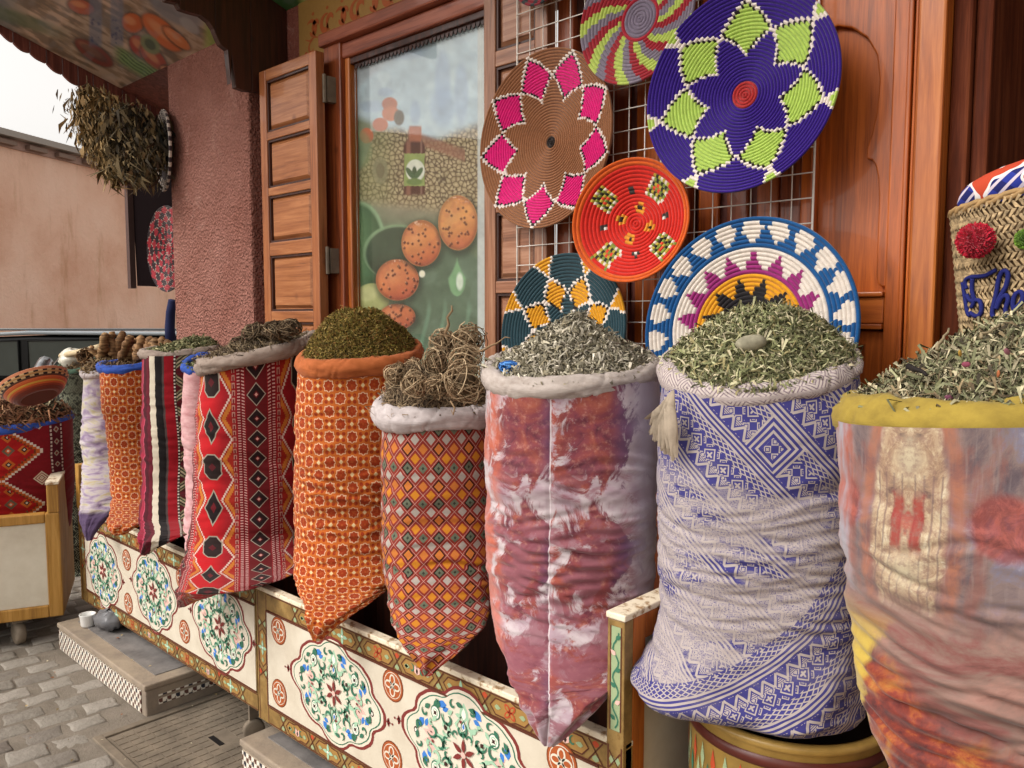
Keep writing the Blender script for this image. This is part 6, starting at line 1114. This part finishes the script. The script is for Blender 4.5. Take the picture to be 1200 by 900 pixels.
# ------------------------------------------------------------------ straw bag in the doorway
SB = empty('straw_bag', (-.2, 1.80, .95), 'plaited straw bag with pompoms and blue yarn lettering in the doorway', 'bag')
bc = np.array([-.215, 1.78]); BW, BD = .246, .12; z0, z1 = 1.12, 1.662
def bagpt(th, z):
    t = (z-z0)/(z1-z0); w = BW*(.78+.24*t); cx = math.sin(th); cy = math.cos(th); e = 2/2.6; cx = math.copysign(abs(cx)**e, cx); cy = math.copysign(abs(cy)**e, cy)
    return bc[0]+w*cx, bc[1]-BD*cy, z+.20*w*cx*t+.006*abs(cx)**2*t
rowsN = 20; nseg = 60; V = []; F = []; CO = []; b0 = 0; rg = np.random.default_rng(77)
core = []; 
for i in range(24):
    for j in range(64): x, y, z = bagpt(-math.pi+2*math.pi*j/64, z0+(z1-z0-.006)*i/23); core.append((bc[0]+(x-bc[0])*.975, bc[1]+(y-bc[1])*.96, z))
mesh('bag_wall', core, grid_faces(24, 64, True), M_STRAW, SB, True, col=np.tile(LC('#6e5232'), (24*64, 1)))
for i in range(rowsN):                                  # plait: leaning lozenges in rows
    for half in (0, 1):
        for j in range(nseg*2):
            th = -math.pi+2*math.pi*(j+.5*half)/(nseg*2)*1.0; zc_ = z0+(z1-z0)*(i+.28+.44*half)/rowsN; dth = 2*math.pi/(nseg*2)*.62; hz = (z1-z0)/rowsN*.30; s = 1 if half else -1; col = LC('#c8ab80')*rg.uniform(.72, 1.22)
            q = []
            for (a, b, o_) in ((-1.15, -.9*s, 0), (-.2, -.9*s, .003), (1.15, .9*s, 0), (.2, .9*s, .003)):
                x, y, z = bagpt(th+dth*a, zc_+hz*b); nx, ny = math.sin(th), -math.cos(th); q.append((x+nx*(.001+o_), y+ny*(.001+o_), z))
            x, y, z = bagpt(th, zc_); nx, ny = math.sin(th), -math.cos(th); q.append((x+nx*.006, y+ny*.006, z)); V += q; F += [(b0, b0+1, b0+4), (b0+1, b0+2, b0+4), (b0+2, b0+3, b0+4), (b0+3, b0, b0+4)]; CO += [col]*5; b0 += 5
o = mesh('straw_plait', V, np.array(F), M_STRAW, SB, True, col=np.clip(CO, 0, 1)); tag(o, kind='stuff')
V = []; F = []; CO = []; b0 = 0
m = MB(); edge = [Vector(bagpt(-math.pi+2*math.pi*j/90, z1)) for j in range(91)]
for s in (0, 1): m.tube([p+Vector((.004*math.sin(j*1.3+s*math.pi), 0, .005*math.cos(j*1.3+s*math.pi))) for j, p in enumerate(edge)], .0052, 6, False)
m.build('bag_edge', flat('straw_edge', '#a8875a', .7, .3, 90.0), SB, True)
M_YARN = flat('navy_yarn', '#1e2468', .9, .25, 300.0)
def yarn(pxs, nm='yarn_letter'):
    P = []
    for x, y in pxs: q = onY(x, y, bc[1]-BD); t = (q[2]-z0)/(z1-z0); w = BW*(.78+.24*t); cx = max(-.98, min(.98, (q[0]-bc[0])/w)); cy = (1-abs(cx)**2.6)**(1/2.6); P.append(np.array((q[0], bc[1]-BD*cy-.009, q[2])))
    out = [];                                             # Catmull-Rom
    for i in range(len(P)-1):
        a, b, c_, d = P[max(i-1, 0)], P[i], P[i+1], P[min(i+2, len(P)-1)]
        for t in np.linspace(0, 1, 6, endpoint=False): out.append(.5*((2*b)+(-a+c_)*t+(2*a-5*b+4*c_-d)*t*t+(-a+3*b-3*c_+d)*t**3))
    out.append(P[-1]); m = MB(); m.tube(out, .0042, 6); m.build(nm, M_YARN, SB, True)
yarn([(1126, 338), (1125, 328), (1132, 324), (1150, 323), (1160, 319), (1166, 316)]); yarn([(1135, 326), (1134, 340), (1137, 352), (1133, 360)]); yarn([(1126, 345), (1132, 352), (1144, 352), (1147, 362), (1144, 369), (1137, 370), (1131, 366)])
yarn([(1163, 371), (1161, 366), (1166, 345), (1170, 325), (1176, 317), (1181, 322), (1178, 336), (1170, 350), (1166, 362)]); yarn([(1166, 362), (1172, 350), (1179, 346), (1181, 352), (1178, 362), (1180, 370), (1186, 368)]); yarn([(1186, 362), (1194, 358), (1199, 350), (1197, 342), (1190, 345), (1187, 356), (1190, 366), (1198, 371), (1206, 366)])
yarn([(1120, 330), (1124, 352), (1127, 366), (1131, 370)])
def pompom(px, py, rpx, h1, h2, nm, lab, seed):
    c = onY(px, py, bc[1]-BD-.022); Rr = rpx*dep(c)/F_PX; r = np.random.default_rng(seed); n = 1900; d = r.normal(size=(n, 3)); d /= np.linalg.norm(d, axis=1)[:, None]; s_ = np.cross(d, r.normal(size=(n, 3))); s_ /= np.linalg.norm(s_, axis=1)[:, None]; L = Rr*r.uniform(.88, 1.05, (n, 1)); w = .0012
    P = [c+d*Rr*.5-s_*w, c+d*Rr*.5+s_*w, c+d*L+s_*w, c+d*L-s_*w]; V = np.stack(P, 1).reshape(-1, 3); F = np.arange(n*4).reshape(-1, 4); col = np.repeat(LC(h1)[None]*r.uniform(.6, 1.2, (n, 1)), 4, 0)
    a, b = np.meshgrid(np.linspace(-1.57, 1.57, 10), np.linspace(0, 6.283, 16, endpoint=False), indexing='ij'); S = np.stack([np.cos(a)*np.cos(b), np.cos(a)*np.sin(b), np.sin(a)], -1).reshape(-1, 3)*Rr*.86+c
    o = mesh(nm, np.r_[V, S], np.r_[F, grid_faces(10, 16, True)+n*4], M_WOOL, SB, False, col=np.r_[np.clip(col, 0, 1), np.tile(LC(h2), (160, 1))]); o['label'] = lab
pompom(1143, 282, 21, '#d0203c', '#8c1428', 'pompom', 'red pompom', 1); pompom(1202, 280, 12, '#7fa63a', '#4c6a20', 'pompom', 'green pompom', 2)
st = empty('stool', (-.2, 1.79, 0), 'dark wooden stool under the straw bag in the doorway', 'stool')
MB().box(-.42, .02, 1.66, 1.92, 1.09, 1.119).build('seat', W_DARK, st, bev=.004)
for x in (-.40, -.03):
    for y in (1.68, 1.87): MB().box(x, x+.03, y, y+.03, 0, 1.0895).build('leg', W_DARK, st, bev=.003)
c = onY(1185, 212, 1.74)
def scarfc():
    x, y, z = sep(objc()); k = fr((x+z*1.4)*14.0); c = mixc(lt(k, .5), '#28348c', '#1c2260'); c = mixc(lt(fr((x-z)*38.0), .3), c, '#c8bcc8'); c = mixc(gt(noise(vec(x, z), 16.0, 1.0), .56), c, '#b8442a'); e = noise(vec(x, z), 16.0, 1.0); return mixc(lt(ab(e-.56), .022), c, '#e0d8d4')
a, b = np.meshgrid(np.linspace(-1.2, 1.57, 18), np.linspace(0, 6.283, 40, endpoint=False), indexing='ij'); k = 1+(fbm(np.cos(b)*2+7, np.sin(b)*2+a*2+7, 5, 3)-.5)*.7
V = np.stack([np.cos(a)*np.cos(b)*.19*(1+(k-1)*.5), np.cos(a)*np.sin(b)*.085*k, np.sin(a)*.062*k+.02*np.cos(b)*np.cos(a)], -1).reshape(-1, 3)+np.array([-.26, 1.785, 1.665]); o = mesh('folded_textile', V, grid_faces(18, 40, True), mat('blue_tribal_textile', scarfc, .9), None, loc=(-.26, 1.785, 1.665)); tag(o, 'blue and orange patterned textile stuffed in the top of the straw bag', 'textile')
# ------------------------------------------------------------------ dried bunches hanging under the awning
def bunch(px, py, px2, py2, Y, n, wpx, lab, seed, cols=('#8e7248', '#a4875a', '#75613f', '#b89a6a', '#5e5036', '#c8aa7c')):
    r = np.random.default_rng(seed); p, q = onY(px, py, Y), onY(px2, py2, Y+.02); d = dep(p); W_ = wpx*d/F_PX; bu = empty('dried_herb_bunch', tuple(p), lab, 'herb bunch', 'dried bunches hanging from the awning'); t = r.random(n)**.75; ax = q-p; A = p+ax*t[:, None]
    A += rtv[None]*(r.normal(size=(n, 1))*W_*(.30+.55*np.sin(np.pi*np.clip(t[:, None]*.9+.1, 0, 1))*(1.15-t[:, None]*.6)))+np.array([0, 1, 0])[None]*r.normal(size=(n, 1))*W_*.35; di = r.normal(size=(n, 3))*.38+ax/np.linalg.norm(ax)*1.3; di /= np.linalg.norm(di, axis=1)[:, None]
    s_ = np.cross(di, r.normal(size=(n, 3))); s_ /= np.linalg.norm(s_, axis=1)[:, None]; L = r.uniform(.022, .060, (n, 1))*(1+1.3*(r.random((n, 1)) < .12)); w = np.minimum(L, .06)*.15*r.uniform(.3, 1.3, (n, 1)); up = np.cross(s_, di); bd = r.normal(size=(n, 1))*.3*L
    P = [A-s_*w*.3, A+s_*w*.3, A+di*L*.5+up*bd-s_*w, A+di*L*.5+up*bd+s_*w, A+di*L-s_*w*.1, A+di*L+s_*w*.1]; V = np.stack(P, 1).reshape(-1, 3); b0 = np.arange(n)*6; F = np.concatenate([np.stack([b0, b0+1, b0+3, b0+2], -1), np.stack([b0+2, b0+3, b0+5, b0+4], -1)]); pc = np.array([lin(x) for x in cols]); col = np.repeat(pc[r.integers(0, len(pc), n)]*r.uniform(.6, 1.25, (n, 1)), 6, 0)
    tag(mesh('foliage', V, F, M_HERB, bu, False, col=np.clip(col, 0, 1)), kind='stuff'); m = MB()
    for i in range(14): e = A[r.integers(n)]; m.tube([p, (p+e)/2+r.normal(size=3)*.01, e], .0022, 5)
    m.build('stems', M_TWIG, bu, True); m = MB(); m.tube([p+np.array([0, 0, .04]), p], .002, 5); m.build('string', M_TWIG, bu)
bunch(102, 98, 112, 168, 1.62, 1500, 15, 'tall dried bunch hanging nearest the white sky', 1)
bunch(122, 108, 138, 206, 1.66, 2300, 19, 'thick dried bunch in the middle under the gable boards', 2)
bunch(148, 120, 164, 204, 1.72, 2300, 19, 'broad dried bunch hanging beside the pillar', 3, ('#6a5a40', '#7e6c4c', '#54483a', '#8e7a58', '#443c30'))
bunch(172, 132, 178, 186, 1.80, 1300, 16, 'shadowy dried bunch tucked behind the pillar edge', 4, ('#44402f', '#5e5644', '#33322c', '#665c44'))  # darker palette: shade put into the leaf colours

p = onY(597, 431, 1.30); fibreball('blue_net', p, .020, 60, ('#3f7ac0', '#5c94d4', '#2f62a8'), 'crumpled scrap of bright blue netting at the left edge of the sage heap', 88, 'netting', elong=(1.4, 1, .7))
# dry litter on the paving
r = np.random.default_rng(321); n = 130; V = []; CO = []; F = []
for i in range(n):
    x, y = r.uniform(-4.4, -2.0), r.uniform(.35, 1.5); a = r.uniform(0, 6.28); L = r.uniform(.006, .018); w = L*r.uniform(.15, .5); z = .004 if not (-3.75 < x < -2.85 and y > 1.14) else .118; dx, dy = math.cos(a), math.sin(a); col = np.array(lin(('#b8a070', '#7c6a48', '#8c5a3c', '#cfc4a8')[i % 4]))
    V += [(x, y, z), (x+dx*L*.5-dy*w, y+dy*L*.5+dx*w, z+.004), (x+dx*L, y+dy*L, z+.001), (x+dx*L*.5+dy*w, y+dy*L*.5-dx*w, z+.003)]; F.append((4*i, 4*i+1, 4*i+2, 4*i+3)); CO += [col]*4
tag(mesh('leaf_litter', V, np.array(F), M_HERB, None, False, col=CO), 'scattered bits of dry leaf and husk on the paving', 'litter', kind='stuff')
